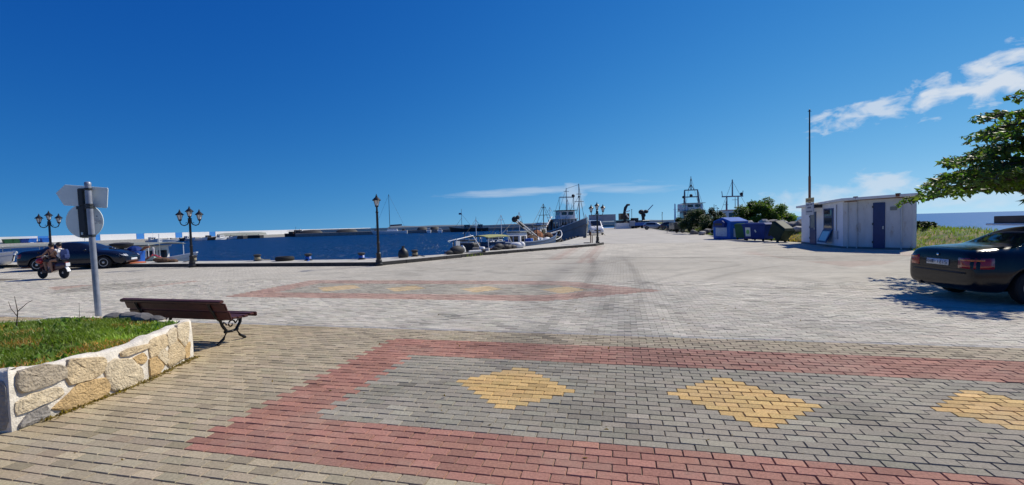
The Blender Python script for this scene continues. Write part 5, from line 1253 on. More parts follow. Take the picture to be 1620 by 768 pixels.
def deck_clutter(parent, n, xr, yr, z, seed):
    q = random.Random(seed)
    for i in range(n):
        c = (q.uniform(*xr), q.uniform(*yr), z); k = q.random(); m = q.choice(['gear_dark', 'net', 'net_orange', 'white_worn', 'barrel_blue', 'canopy_olive', 'rope', 'hull_blue'])
        if k < .4: MB().ball((c[0], c[1], c[2] + .15), q.uniform(.18, .38), 8, 5, (1.3, 1, .8)).build('net_bundle', m, parent, smooth=True)
        elif k < .75: MB().box((c[0], c[1], c[2] + .18), (q.uniform(.3, .6), q.uniform(.3, .5), q.uniform(.25, .5)), q.random() * 3).build('crate', m, parent, bevel=.02)
        else: MB().tube([(c[0], c[1], c[2]), (c[0] + q.uniform(-.3, .3), c[1], c[2] + q.uniform(.7, 1.6))], .03, 6).build('pole', q.choice(['white_paint', 'gear_dark', 'rope']), parent)
deck_clutter(tw, 14, (-5.6, 5.0), (-1.3, 1.3), 1.9, 5)
# -- second fishing boat between the derrick boat and the trawler
s3 = thing('fishing_boat', 'weathered fishing boat piled with reddish nets between derrick boat and trawler', 'boat', (2.9, 43.2, WZ), R(64))
hull(s3, 8.5, 2.8, 1.35, .8, .15, 'hull_dark', trim='white_worn', draft=.4, bulwark=.35); cabin(s3, (-1.6, 0, 1.0), (1.6, 1.6, 1.7), 'white_worn', 'gear_dark', 1, 'cabin', .15, .95); mast(s3, (.4, 0, 1.2), 3.6, .05, 'gear_dark', ((.7, .5), (.9, .25))); MB().tube([(.4, 0, 2.2), (3.4, .3, 3.6)], .05, 6).build('boom', 'white_worn', s3)
stays(s3, [((.4, 0, 4.8), (4.0, 0, 2.2)), ((.4, 0, 4.8), (-4.0, 0, 1.6)), ((.4, 0, 4.6), (.2, 1.2, 1.5)), ((.4, 0, 4.6), (.2, -1.2, 1.5))]); deck_clutter(s3, 16, (-3.4, 3.2), (-.9, .9), 1.25, 8)
# -- boats lying beyond the trawler with their masts showing
for i, (x_, y_, L_, mh_, m_, lb_) in enumerate(((9.2, 76, 11, 5.6, 'hull_white', 'white fishing boat with tall mast moored beyond the trawler'), (5.6, 72, 9, 4.2, 'hull_blue', 'blue fishing boat moored outside the white one beyond the trawler'))):
    t_ = thing('fishing_boat', lb_, 'boat', (x_, y_, WZ), R(-84 + 20 * i)); hull(t_, L_, L_ * .29, 1.4, 1.0, .2, m_, draft=.5); cabin(t_, (-1.2, 0, 1.1), (L_ * .24, L_ * .19, 1.9), 'white_worn', 'white_worn', 2); mast(t_, (1.0, 0, 1.3), mh_, .06, 'white_worn', ((.6, .7), (.85, .35))); MB().tube([(1.0, 0, 2.6), (L_ * .36, 0, 3.6)], .05, 6).build('boom', 'gear_dark', t_); stays(t_, [((1, 0, mh_ + 1.2), (L_ * .45, 0, 2.3)), ((1, 0, mh_ + 1.2), (-L_ * .42, 0, 1.8))]); deck_clutter(t_, 6, (-L_ * .35, L_ * .3), (-.7, .7), 1.3, 30 + i)
for i, (x_, y_, L_, mh_, m_, rz_, lb_) in enumerate(((-3.2, 36.8, 5.8, 2.6, 'hull_blue', 62, 'small blue boat with pole moored outside the olive awning boat'), (-1.2, 41.5, 6.0, 3.0, 'hull_white', 66, 'small white boat with mast moored outside the derrick boat'), (.6, 47.5, 6.5, 3.4, 'hull_white', 68, 'white boat with mast lying off the trawler stern'))):
    t_ = thing('small_boat', lb_, 'boat', (x_, y_, WZ), R(rz_)); hull(t_, L_, L_ * .33, .9, .6, .1, m_, draft=.3); mast(t_, (.6, 0, .8), mh_, .04, 'white_paint', ((.85, .3),)); cabin(t_, (-.8, 0, .75), (L_ * .2, L_ * .18, .95), 'white_worn', 'gear_dark', 1, 'cabin', .08, .94); deck_clutter(t_, 6, (-L_ * .35, L_ * .3), (-.5, .5), .9, 50 + i); stays(t_, [((.6, 0, mh_ + .8), (L_ * .45, 0, 1.4)), ((.6, 0, mh_ + .8), (-L_ * .42, 0, 1.1))], .014)
# -- small blue boat with white cabin and derrick
sb = thing('small_fishing_boat', 'low blue fishing boat with white cabin and derrick boom along the quay', 'boat', (1.05, 35.0, WZ), R(61))
hull(sb, 10.2, 2.9, 1.62, .45, .1, 'hull_blue', trim='hull_blue', draft=.4, bulwark=.3)
cb_ = cabin(sb, (-.7, .35, .70), (1.25, 1.1, 1.60), 'white_paint', 'canopy_grey', 1, 'cabin', .12, .97)
bm_ = MB()
for s in (-.14, .14): bm_.tube([(3.1, -.3 + s, 1.15), (-.95, .35 + s, 3.25)], .05, 8)
for t in (.2, .4, .6, .8): bm_.tube([(3.1 - 4.05 * t, -.46 + .65 * t, 1.15 + 2.1 * t), (3.1 - 4.05 * t, -.14 + .65 * t, 1.15 + 2.1 * t)], .03, 5)
bm_.build('derrick', 'white_worn', sb); MB().ball((-1.05, .35, 3.28), .23, 8, 6).ball((-1.0, .1, 3.42), .16, 8, 6).box((-.2, .2, 2.9), (.8, .2, .14), mx=Matrix.Rotation(R(27), 4, 'Y')).build('hauler', 'gear_dark', sb)
MB().ball((1.4, .2, 1.6), .75, 10, 6, (1.3, .8, .6)).build('net_heap', 'net', sb); MB().ball((2.9, .4, 1.9), .55, 10, 6, (1.2, .9, .9)).build('net_heap', 'net_orange', sb); MB().ball((4.2, 0, 1.8), .5, 10, 6, (1.1, .8, .7)).build('net_heap', 'net', sb)
deck_clutter(sb, 16, (-4.2, 4.0), (-.9, .9), 1.4, 6); mast(sb, (2.2, .5, .9), 1.9, .04, 'gear_dark', ((.9, .3),)); stays(sb, [((-1.0, .35, 3.3), (-4.6, 0, 1.7)), ((-1.0, .35, 3.3), (3.1, .9, 1.8)), ((2.2, .5, 2.8), (4.8, 0, 2.0))]); MB().tube([(-1.9, -.9, 1.0), (-1.9, -.9, 2.1), (-3.6, .8, 2.1), (-3.6, .8, 1.0)], .035, 6).build('net_frame', 'white_paint', sb)
# -- boat with an olive awning
ob = thing('small_fishing_boat', 'small fishing boat with olive awning beside the white framed boat', 'boat', (-1.35, 31.0, WZ), R(56))
hull(ob, 6.6, 2.2, .8, .5, .1, 'hull_white', draft=.35); canopy(ob, -1.6, .9, .85, .6, 2.15, 'canopy_olive'); MB().tube([(.9, -.7, 2.15), (2.2, -.5, 1.0)], .04, 6).build('strut', 'white_paint', ob)
MB().box((-2.4, 0, 1.3), (.8, 1.2, 1.0)).build('engine_box', 'gear_dark', ob, bevel=.08); MB().ball((1.4, .2, 1.3), .5, 9, 6, (1.2, 1, .7)).build('net_heap', 'gear_dark', ob); MB().ball((-.4, -.4, 1.2), .5, 9, 6, (1.4, .8, .8)).build('tarpaulin', 'hull_white', ob); deck_clutter(ob, 9, (-2.4, 2.0), (-.7, .7), 1.0, 7); MB().ball((.6, -.75, 1.3), .32, 9, 6, (1.6, .6, .6)).build('crate_cover', 'canopy_olive', ob)
# -- boat with the white tubular frame
fb = thing('small_boat', 'small dark boat carrying an open white tubular frame at the quay', 'boat', (-2.55, 28.15, WZ), R(48))
hull(fb, 4.6, 1.8, .8, .35, .05, 'hull_dark', draft=.3)
MB().tube([(-1.4, -.3, .7), (-1.4, -.3, 2.1), (-.1, -.3, 2.28), (.75, -.5, 1.0)], .035, 6).tube([(-1.4, -.3, 1.75), (-.55, -.3, .9)], .03, 6).tube([(-2.0, -.2, 2.02), (-.1, -.3, 2.28)], .022, 6).build('frame', 'white_paint', fb)
MB().box((-1.33, -.3, 1.45), (.32, .05, 1.1)).build('panel', 'white_worn', fb); MB().box((-1.65, -.3, 1.3), (.05, .04, 1.45)).build('pole', 'gear_dark', fb); MB().ball((.2, -.2, 1.1), .4, 9, 6, (1.5, .9, .6)).build('deck_gear', 'gear_dark', fb); deck_clutter(fb, 7, (-1.4, 1.6), (-.5, .5), .95, 9); MB().box((.85, -.45, 1.15), (.35, .25, .18)).build('float_box', 'white_paint', fb, bevel=.03)
# -- the two canopied boats behind the navy car
def canopied(label, loc, rz, L, hm, cm, gear):
    t_ = thing('canopied_boat', label, 'boat', loc, rz); hull(t_, L, 2.7, 1.0, .7, .15, hm, draft=.4); cabin(t_, (.4, 0, .75), (2.0, 1.8, 1.35), 'hull_grey' if gear else 'white_worn', 'white_worn', 2, 'wheelhouse', .1, .95)
    canopy(t_, -L * .44, L * .30, 1.25, .7, 2.28, cm); MB().ball((-L * .3, .3, 1.2), .6, 9, 6, (1.3, 1, .7)).build('net_heap', 'net_orange' if gear else 'net', t_); mast(t_, (1.6, 0, .9), 2.0, .04, 'white_paint'); return t_
canopied('grey boat with dark flat canopy moored behind the scooter riders', (-31.0, 31.7, WZ), R(-11), 9.0, 'hull_white', 'canopy_grey', True)
canopied('white boat with olive grey canopy moored behind the navy car bonnet', (-23.8, 29.0, WZ), R(-11), 7.4, 'hull_white', 'canopy_grey', False)
rw = thing('rowing_boat', 'white rowing boat with blue inside pulled up on the quay', 'boat', (-29.4, 25.9, .42), R(-20)); hull(rw, 3.2, 1.3, .32, .2, .05, 'hull_white', 'machine_blue', draft=.25, bulwark=.2); MB().box((.2, 0, .2), (.25, 1.1, .04)).build('thwart', 'deck', rw)
ng = tag(MB().ball((0, 0, .25), .5, 10, 6, (1.3, .9, .8)).ball((.6, .2, .2), .4, 9, 6, (1.2, .9, .7)).build('net_pile', 'net_orange', loc=(-26.6, 25.2, .0), smooth=True), 'heap of reddish fishing net lying between rowing boat and navy car', 'net pile')
# -- colourful boat bow, barrel and quay clutter
cbw = thing('painted_boat', 'small pale green boat with red trim moored beside the blue barrel', 'boat', (-22.1, 28.25, WZ), R(-55)); hull(cbw, 4.6, 1.7, .95, .75, .1, 'hull_aqua', trim='red_plastic', draft=.3); MB().tube([(2.0, 0, 1.2), (2.35, 0, 2.1)], .05, 7).build('stem_post', 'white_paint', cbw)
bl = thing('barrel_tub', 'bright blue plastic tub with nets on the quay beside the painted boat', 'tub', (-20.75, 25.0, .15), 0)
MB().lathe([(.36, 0), (.42, .05), (.45, .55), (.47, .58), (.47, .63), (.40, .63), (.38, .3), (.01, .28)], 20).build('tub', 'barrel_blue', bl, smooth=40); MB().ball((0, 0, .66), .36, 10, 6, (1, 1, .75)).build('net_heap', 'bin_navy', bl); MB().tube([(.30, 0, .62), (.52, .1, .82), (.75, .1, .85)], [.05, .07, .04], 7).build('rolled_net', 'net_orange', bl)
tag(MB().lathe([(.48, 0), (.5, .02), (.44, .07), (.1, .08)], 18).build('clay_dish', 'terracotta', loc=(-20.4, 24.55, .15), smooth=40), 'flat terracotta coloured dish in front of the blue tub', 'dish')
ft_ = thing('flat_topped_post', 'dark post with wide flat top standing beside the blue tub', 'post', (-21.7, 25.3, .15), 0); MB().lathe([(.14, 0), (.12, .1), (.1, .75), (.13, .85)], 12).build('stem', 'gear_dark', ft_, smooth=40); MB().lathe([(.2, .8), (.52, .98), (.54, 1.06), (.3, 1.12), (.05, 1.13)], 18).build('top', 'gear_dark', ft_, smooth=40)
np_ = MB()
for k_ in range(7): np_.ball((rb_.uniform(-.5, .5), rb_.uniform(-.15, .15), rb_.uniform(.05, .16)), rb_.uniform(.14, .24), 8, 5, (1.5, 1, .7))
tag(np_.build('net_pile', 'net', loc=(-18.75, 24.6, .15), smooth=True), 'low heap of brown fishing net on the quay edge near the three-lantern lamp', 'net pile')
def bollard(label, loc, rope):
    t_ = thing('mooring_bollard', label, 'bollard', loc, rb_.random() * 6, 'mooring bollards along the quay')
    MB().lathe([(.19, 0), (.19, .03), (.12, .05), (.11, .22), (.18, .27), (.19, .32), (.12, .36), (.02, .37)], 14).build('post', 'gear_dark', t_, smooth=40)
    mb = MB()
    for k_ in range(3): mb.tube([(math.cos(a) * .14, math.sin(a) * .14, .1 + k_ * .04) for a in np.linspace(0, 6.28, 12, endpoint=False)], .022, 5, True)
    mb.tube([(.13, 0, .1), (.4, .15, .03), (.7, .1, .02)], .02, 5); mb.build('rope', rope, t_)
for (bx_, by_, lb_) in ((-13.3, 23.7, 'dark bollard wound with pale rope on the quay beside the old tyre'), (-10.35, 23.05, 'dark bollard wound with blue rope between the old tyre and the single lamp'), (-7.55, 22.75, 'dark bollard wound with blue rope close beside the single lamp'), (-5.15, 24.0, 'dark bollard wound with pale rope beside the black sack'), (-17.2, 24.5, 'dark bollard wound with pale rope beside the brown net heap')): bollard(lb_, (bx_, by_, .15), 'barrel_blue' if by_ < 23.5 else 'rope')
ty_ = thing('old_tyre', 'old tyre fender lying flat on the quay strip between bollards', 'tyre', (-11.7, 23.35, .15), 0); MB().lathe([(.28, .02), (.40, 0), (.46, .06), (.46, .16), (.40, .22), (.28, .2), (.26, .11), (.28, .02)], 20).build('ring', 'tyre', ty_, smooth=50)
bg_ = thing('black_sack', 'black sack standing on the quay beyond the single lamp', 'sack', (-5.6, 23.35, .15), 0); MB().lathe([(.24, 0), (.28, .12), (.24, .34), (.12, .46), (.05, .52)], 12).build('bag', 'plastic_black', bg_, smooth=60); MB().lathe([(.05, .5), (.09, .58), (.02, .6)], 10).build('neck', 'plastic_black', bg_)
sk_ = thing('fender_heap', 'heap of black fenders with a white float on the quay edge', 'fenders', (-3.05, 25.2, .15), R(45)); MB().ball((0, 0, .2), .32, 10, 6, (1.6, .9, .85)).ball((-.5, 0, .1), .2, 8, 5, (1.5, 1, .7)).build('fenders', 'gear_dark', sk_, smooth=True); MB().tube([(.25, -.1, .42), (.42, -.05, .3), (.52, 0, .08)], .085, 10).build('float', 'white_paint', sk_, smooth=True)
pf = thing('plastic_float', 'white plastic pipe float lying on the quay beside the fender heap', 'float', (-2.05, 25.95, .15), R(30)); MB().tube([(-.45, 0, .08), (.35, 0, .08)], .07, 10).build('pipe', 'white_worn', pf, smooth=60); MB().tube([(.35, 0, .09), (.55, 0, .09)], .11, 10).build('end', 'gear_dark', pf)
tag(MB().lathe([(.14, 0), (.17, .03), (.18, .26), (.15, .3), (.03, .31)], 14).build('white_bucket', 'white_paint', loc=(-1.75, 26.35, .15), smooth=40), 'white plastic bucket on the quay beneath the white frame', 'bucket')
gb = tag(MB().box((0, 0, .14), (.36, .3, .28)).build('grey_crate', 'concrete_dark', loc=(-2.1, 26.25, .15), bevel=.02), 'small dark grey crate on the quay beside the white bucket', 'crate')
nq = MB()
for k_ in range(9): nq.ball((rb_.uniform(-.9, .9), rb_.uniform(-.25, .25), rb_.uniform(.05, .22)), rb_.uniform(.16, .3), 8, 5, (1.4, 1, .75))
q_ = tag(nq.build('net_pile', 'gear_dark', loc=(-.35, 28.75, .15), smooth=True), 'dark heap of net and rope on the quay before the olive awning boat', 'net pile'); q_.rotation_euler = (0, 0, R(58))
q_ = tag(MB().ball((0, 0, .16), .3, 9, 6, (1.7, .8, .75)).ball((.4, .1, .2), .22, 8, 5).build('white_sack', 'white_worn', loc=(.25, 29.75, .15), smooth=True), 'crumpled pale sack on the quay beside the dark net heap', 'sack')
# tyre fenders hanging on the quay wall by the trawler
for i in range(7):
    t = i / 6; x_ = 4.6 + 3.6 * t; y_ = 39.5 + 13.5 * t
    o = tag(MB().lathe([(.22, -.08), (.34, -.1), (.40, -.05), (.40, .05), (.34, .1), (.22, .08), (.22, -.08)], 16, mx=Matrix.Rotation(R(90), 4, 'X') @ Matrix.Identity(4)).build('tyre_fender', 'tyre', loc=(x_ - .22, y_, -.12), smooth=50), 'black tyre fender hung over the quay edge near the trawler', 'tyre', 'tyre fenders on the quay'); o.rotation_euler = (0, 0, R(75))
# standing pipes and bollard beside the quay lamp
pq = thing('valve_stand', 'dark standpipe with valve box beside the quay lamp', 'standpipe', (5.95, 34.35, 0), 0); MB().tube([(0, 0, 0), (0, 0, .95)], .04, 8).tube([(.12, 0, 0), (.12, 0, .7)], .03, 8).build('pipes', 'rust', pq); MB().box((-.3, 0, .1), (.45, .3, .2)).box((-.05, 0, .98), (.2, .12, .06)).build('valve_box', 'gear_dark', pq, bevel=.02)
# -- boats along the breakwater
def moored(label, X, Y, L, m, cab, rz, dark=False, mast_h=0):
    t_ = thing('moored_boat', label, 'boat', (X, Y, WZ), rz, 'boats moored along the breakwater'); hull(t_, L, L * .33, .75, .5, .1, m, draft=.3, trim='hull_white' if not dark else 'gear_dark')
    if cab: cabin(t_, (-.2, 0, .6), (L * .30, L * .22, 1.15), 'white_paint' if not dark else 'gear_dark', 'white_paint' if not dark else 'gear_dark', 2, 'cabin', .08, .92)
    else: MB().box((-L * .46, 0, .85), (.35, .35, .9)).build('outboard', 'gear_dark', t_, bevel=.05); MB().box((L * .02, 0, .75), (.8, .6, .7)).build('console', 'white_paint', t_, bevel=.05)
    if mast_h: mast(t_, (.5, 0, 1.2), mast_h, .05, 'white_paint')
    return t_
def bw_at(px, out):
    """a spot on the breakwater line seen along the bearing px/720 from the photographer, moved out towards the harbour"""
    k = (px - 810) / 720; t = (BW0.x - k * BW0.y) / (k * BWD.y - BWD.x); return bw(t, out)
WR = math.atan2(BWD.y, BWD.x)
kinds = [(212, 'hull_white', 1, 7.0, 0), (228, 'hull_white', 0, 5.6, 0), (240, 'hull_white', 0, 7.5, 0), (254, 'hull_dark', 0, 5.4, 1), (270, 'hull_white', 1, 6.6, 0), (287, 'hull_white', 0, 6.0, 0), (300, 'hull_dark', 1, 5.8, 1), (322, 'hull_white', 1, 7.2, 0), (336, 'hull_white', 0, 6.0, 0)]
desc = ['white cabin boat with mast moored at the breakwater beyond the blue tub', 'small open white boat moored between cabin boat and long open boat', 'long open white boat moored at the breakwater wall', 'small black open boat moored among white boats at the breakwater', 'white cabin boat with mast moored between black boat and open boat', 'open white boat moored between cabin boat and dark cabin boat', 'small dark cabin boat moored at the breakwater', 'white cabin boat moored next to a small open boat and the pontoons', 'small open white boat moored beside the nearer pontoon']
for i, (px, m_, cab_, L, dk_) in enumerate(kinds):
    X, Y = bw_at(px, 9.5 + rb_.uniform(0, 2)); moored(desc[i], X, Y, L, m_, cab_, WR + R(rb_.choice((-90, -80, 180, 10)) + rb_.uniform(-12, 12)), bool(dk_), 2.5 if i in (0, 4) else 0)
for (px, w_, m_, lb) in ((350, 6.5, 'gear_dark', 'dark floating pontoon beside the small open white boat'), (376, 7.0, 'hull_dark', 'dark floating pontoon beside the dark fishing boat')):
    pt = thing('pontoon', lb, 'pontoon', (*bw_at(px, 10.5), WZ), R(-10)); MB().box((0, 0, .5), (w_, 2.4, 1.4)).build('float', m_, pt, bevel=.05); MB().box((0, 0, 1.24), (w_ + .2, 2.6, .08)).build('deck', 'concrete', pt)
    for k_ in (-1, 1): MB().tube([(k_ * w_ * .4, -1.0, 1.2), (k_ * w_ * .4, -1.0, 1.8)], .07, 6).build('bollard', 'gear_dark', pt)
dkb = thing('dark_fishing_boat', 'dark fishing boat with cluttered deck at the end of the breakwater', 'boat', (*bw_at(434, 14), WZ), R(-4)); hull(dkb, 9.5, 3.2, 1.3, .8, .2, 'hull_dark', trim='gear_dark', draft=.4); cabin(dkb, (1.0, 0, .9), (3.0, 2.0, 2.0), 'gear_dark', 'gear_dark', 2); MB().box((-2.2, 0, 1.6), (1.8, 1.6, 1.5)).build('deck_gear', 'net', dkb, bevel=.1); MB().box((3.4, 0, 1.8), (.8, 1.2, .8)).build('winch', 'net', dkb, bevel=.1); mast(dkb, (0, 0, 3.0), 1.6, .06, 'gear_dark', ((.6, .5),)); canopy(dkb, -3.6, -.8, 1.2, 1.0, 2.7, 'gear_dark')
MB().box((2.0, 0, 3.25), (.5, .5, .3)).build('raft_box', 'white_paint', dkb, bevel=.05)
# painted breakwater wall: white lengths with short blue ones
bwl = thing('breakwater_wall', 'long white breakwater wall with short blue panels across the harbour', 'wall', (0, 0, 0))
t0 = -80.0; k_ = 0
while t0 < 148:
    w_ = 10.5 if k_ % 2 == 0 else 2.4
    if t0 > 62 and k_ % 2 == 1: k_ += 1; continue
    a_, b_ = bw(t0), bw(t0 + w_ - .12); o = MB(); o.bar((*a_, 1.0), (*b_, 1.0), .7, 2.0 if k_ % 2 == 0 else 1.9); o.build('wall_panel' if k_ % 2 == 0 else 'blue_panel', 'white_paint' if k_ % 2 == 0 else 'wall_blue', bwl); t0 += w_; k_ += 1
cv = thing('covered_boat', 'long boat hull under a grey cover on the breakwater in front of the white wall', 'boat', (*bw_at(375, 4), .05), WR); c_ = MB(); loft(c_, [[(xx_, -1.3 * k_, .1), (xx_, 1.3 * k_, .1), (xx_, 1.0 * k_, .5 + .5 * k_), (xx_, 0, .8 + .5 * k_), (xx_, -1.0 * k_, .5 + .5 * k_)] for xx_, k_ in ((-11, .35), (-8, .85), (0, 1), (8, .9), (11, .3))]); c_.build('cover', 'canopy_grey', cv, smooth=50); MB().box((0, 0, .05), (15, .6, .12)).build('cradle', 'gear_dark', cv)
# skips by the wall on the far left
for i, (px, m_, lb) in enumerate(((9, 'bin_green', 'green skip at the far end of the row of skips by the breakwater wall'), (21, 'bin_green', 'green skip between green and navy skips at the breakwater wall'), (33, 'bin_navy', 'navy skip between green skip and blue skip at the breakwater'), (46, 'bin_blue', 'blue skip beside the navy skip at the breakwater wall'), (68, 'bin_blue', 'blue skip standing apart from the row of skips at the breakwater wall'))):
    t_ = thing('skip_bin', lb, 'bin', (*bw_at(px, 1.6), .05), WR, 'skips along the breakwater'); b_ = MB(); loft(b_, [[(sx * 1.0 * k_, sy * .7 * k_, z_) for sx, sy in ((-1, -1), (1, -1), (1, 1), (-1, 1))] for k_, z_ in ((.85, .1), (1, 1.1), (1.05, 1.1), (1.05, 1.2))]); b_.build('body', m_, t_); MB().box((0, 0, 1.25), (2.1, 1.45, .1)).build('lid', m_, t_)
# -- yacht and vessels at the far pier
cat_ = thing('sailing_yacht', 'white sailing yacht with tall mast and dark boom cover at the far pier', 'yacht', (-54.2, 204, WZ), R(190))
hull(cat_, 14.5, 4.5, 1.35, .5, .1, 'hull_white', 'hull_white', draft=.4); cabin(cat_, (-.8, 0, 1.0), (5.0, 3.0, 1.3), 'hull_white', 'hull_white', 3, 'coachroof', .1, .8); mast(cat_, (.3, 0, 1.5), 16.3, .14, 'bracket', ((.45, .9), (.75, .6))); MB().tube([(.1, 0, 3.9), (-5.0, 0, 4.1)], .32, 8).build('boom_cover', 'sail_cover', cat_); rg = MB(); rg.tube([(.3, 0, 17.6), (7.2, 0, 1.8)], .03, 4); rg.tube([(.3, 0, 17.6), (-7.0, 0, 1.6)], .03, 4); rg.build('rigging', 'bracket', cat_); MB().box((-5.6, 0, 1.8), (1.2, 2.6, 1.0)).build('cockpit_hood', 'gear_dark', cat_, bevel=.15)
MB().box((6.6, 0, 2.0), (.8, .4, .5)).build('pulpit', 'bracket', cat_)
def workboat(label, X, Y, L, rz, mh):
    t_ = thing('work_boat', label, 'boat', (X, Y, WZ), rz); hull(t_, L, L * .27, 1.5, 1.0, .2, 'hull_dark', trim='gear_dark', draft=.5); cabin(t_, (-L * .12, 0, 1.1), (L * .25, L * .17, 2.2), 'hull_grey', 'gear_dark', 2); mast(t_, (L * .08, 0, 1.5), mh, .13, 'hull_grey', ((.5, 1.0), (.8, .5))); MB().tube([(L * .08, 0, mh * .7), (L * .35, 0, 2.2)], .06, 5).tube([(L * .08, 0, mh * .9), (-L * .3, 0, 2.5)], .05, 5).build('stays', 'gear_dark', t_); return t_
wb_ = workboat('dark fishing vessel with tall mast and pennant moored at the far pier', -22.6, 216, 12, R(188), 9.4); MB().box((1.6, 0, 8.6), (1.3, .05, .8)).build('pennant', 'bin_navy', wb_)
workboat('grey fishing vessel with short mast beside the tall-masted one at the far pier', -16.3, 220, 10, R(184), 5.6)
for i, x_ in enumerate((-38.6, -33.4)):
    t_ = thing('moored_boat', ('white motorboat moored stern-on at the far pier beside a dark shed', 'white motorboat moored stern-on at the far pier between dark shed and mast boats')[i], 'boat', (x_, 212, WZ), R(100)); hull(t_, 6.5, 2.4, 1.0, .5, .1, 'hull_white', draft=.3); cabin(t_, (.3, 0, .8), (2.2, 1.6, 1.2), 'white_paint', 'white_paint', 2, 'cabin', .05, .9)
for i, (x_, y_, w_, lb) in enumerate(((-43.0, 219.5, 5.0, 'dark low shed on the far pier left of two white motorboats'), (-37.4, 222, 4.6, 'dark low shed on the far pier between two white motorboats'), (-88, 200, 9, 'dark upturned hull on the far pier near the dark fishing boat'), (-74.5, 206, 9.0, 'dark upturned hull on the far pier before the yacht'))):
    t_ = thing('pier_shed' if i < 2 else 'upturned_hull', lb, 'shed' if i < 2 else 'boat', (x_, y_, .25), R(26)); c_ = MB(); loft(c_, [[(xx_ * w_ / 2, -1.5 * k_, 0), (xx_ * w_ / 2, 1.5 * k_, 0), (xx_ * w_ / 2, 1.0 * k_, 1.0 * k_), (xx_ * w_ / 2, 0, 1.5 * k_), (xx_ * w_ / 2, -1.0 * k_, 1.0 * k_)] for xx_, k_ in ((-1, .4), (-.7, .9), (.2, 1), (.8, .8), (1, .3))]); c_.build('shell', 'gear_dark', t_, smooth=50); MB().box((0, 0, .03), (w_ * .8, 1.4, .06)).build('skids', 'hull_dark', t_)

# ------------------------------------------------------------------ end of the pier: sheds, containers, cranes
def container(label, x_, y_, z_, d, m, rz=0):
    t_ = thing('shipping_container', label, 'container', (x_, y_, z_), rz); MB().box((0, 0, d[2] / 2), d).build('shell', m, t_, bevel=.03)
    rbm = MB(); k2 = int(d[0] / .35)
    for i in range(k2): rbm.box((-d[0] / 2 + (i + .5) * d[0] / k2, -d[1] / 2 - .02, d[2] / 2), (.14, .05, d[2] * .9))
    rbm.build('ribs', m, t_); MB().box((0, -d[1] / 2 - .03, d[2] - .06), (d[0], .06, .1)).box((0, -d[1] / 2 - .03, .06), (d[0], .06, .1)).build('frame', m, t_); return t_
container('long pale grey corrugated container raised on stacked blocks at the pier end', 22.3, 112, 1.95, (6.2, 2.4, 1.6), 'container_grey', R(-2))
container('brown container beside the pale grey one at the pier end', 27.9, 113, 2.1, (2.2, 2.4, 1.6), 'container_brown', R(-2))
container('pale low container standing below the brown one', 26.4, 108, 0, (3.4, 2.2, 1.35), 'car_white', R(-2))
container('dark container standing below the pale grey one behind the van', 20.0, 110.5, 0, (4.0, 2.4, 1.9), 'container_grey', R(-2))
container('dark grey container under brown container', 28.2, 112.5, 0, (5.2, 2.4, 2.05), 'car_grey', R(-2))
cr = thing('truck_crane', 'dark folded truck crane standing among the containers', 'crane', (27.6, 110.5, 0), R(10))
MB().box((1, 0, 1.0), (3.5, 2.0, 1.0)).box((2.4, 0, 1.8), (1.2, 2.0, 1.4)).build('truck', 'gear_dark', cr, bevel=.06); MB().tube([(0, 0, 1.2), (-.2, 0, 3.3), (.1, 0, 5.0), (.6, 0, 5.7), (1.2, 0, 5.75)], [.5, .42, .38, .3, .22], 8).build('arm', 'gear_dark', cr, smooth=60); MB().tube([(.0, -.2, 4.0), (1.1, -.2, 4.3)], .13, 6).tube([(.2, .1, 3.6), (.9, .1, 2.6)], .16, 6).build('hydraulics', 'white_worn', cr)
for s in (-1, 1): wheel(cr, 2.4, s * .9, .45, .3, s, 'bracket'); wheel(cr, .2, s * .9, .45, .3, s, 'bracket')
gr = thing('grapple_loader', 'dark grapple loader with raised boom beside the blue lorry', 'loader', (33.9, 117, 0), R(20))
MB().box((0, 0, 1.2), (2.6, 1.8, 1.4)).build('chassis', 'car_grey', gr, bevel=.08); MB().tube([(0, 0, 1.8), (-.1, 0, 3.0)], .4, 8).build('mast', 'gear_dark', gr); MB().ball((-.6, 0, 4.0), .8, 9, 6, (1, .8, .8)).ball((.8, 0, 4.1), .7, 9, 6, (1, .8, .7)).ball((0, 0, 3.2), .6, 9, 6).build('grapple', 'gear_dark', gr); MB().tube([(.8, 0, 3.9), (3.0, 0, 5.8)], [.13, .1], 6).build('boom', 'container_grey', gr)
for s in (-1, 1):
    for k_ in (-1, 1): wheel(gr, k_ * .9, s * .85, .42, .3, s, 'bracket')
lo = thing('flatbed_lorry', 'blue flatbed lorry parked at the pier end beside silver hatchback', 'lorry', (30.2, 107, 0), R(-6))
MB().box((.4, 0, 1.0), (3.6, 2.0, .7)).build('bed', 'machine_blue', lo, bevel=.05); MB().box((-1.9, 0, 1.15), (1.3, 2.0, 1.3)).build('cab', 'container_grey', lo, bevel=.12); MB().box((-2.3, 0, 1.5), (.6, 1.7, .45)).build('windscreen', 'dark_glass', lo)
for k_ in (-1.8, .6, 1.6):
    for s in (-1, 1): wheel(lo, k_, s * .85, .38, .25, s, 'bracket')
lw = tag(MB().bar((33, 126, .6), (46, 131, .6), .6, 1.4).build('harbour_wall', 'concrete', bevel=.03), 'low pale stone wall at the end of pier behind the parked cars', 'wall')
pm_ = thing('radio_pole', 'thin grey pole standing between crane and grapple loader', 'pole', (29.6, 112, 0), 0); MB().tube([(0, 0, 0), (0, 0, 4.6)], .06, 6).build('pole', 'bracket', pm_); MB().box((0, 0, 4.6), (.3, .1, .1)).build('head', 'bracket', pm_)
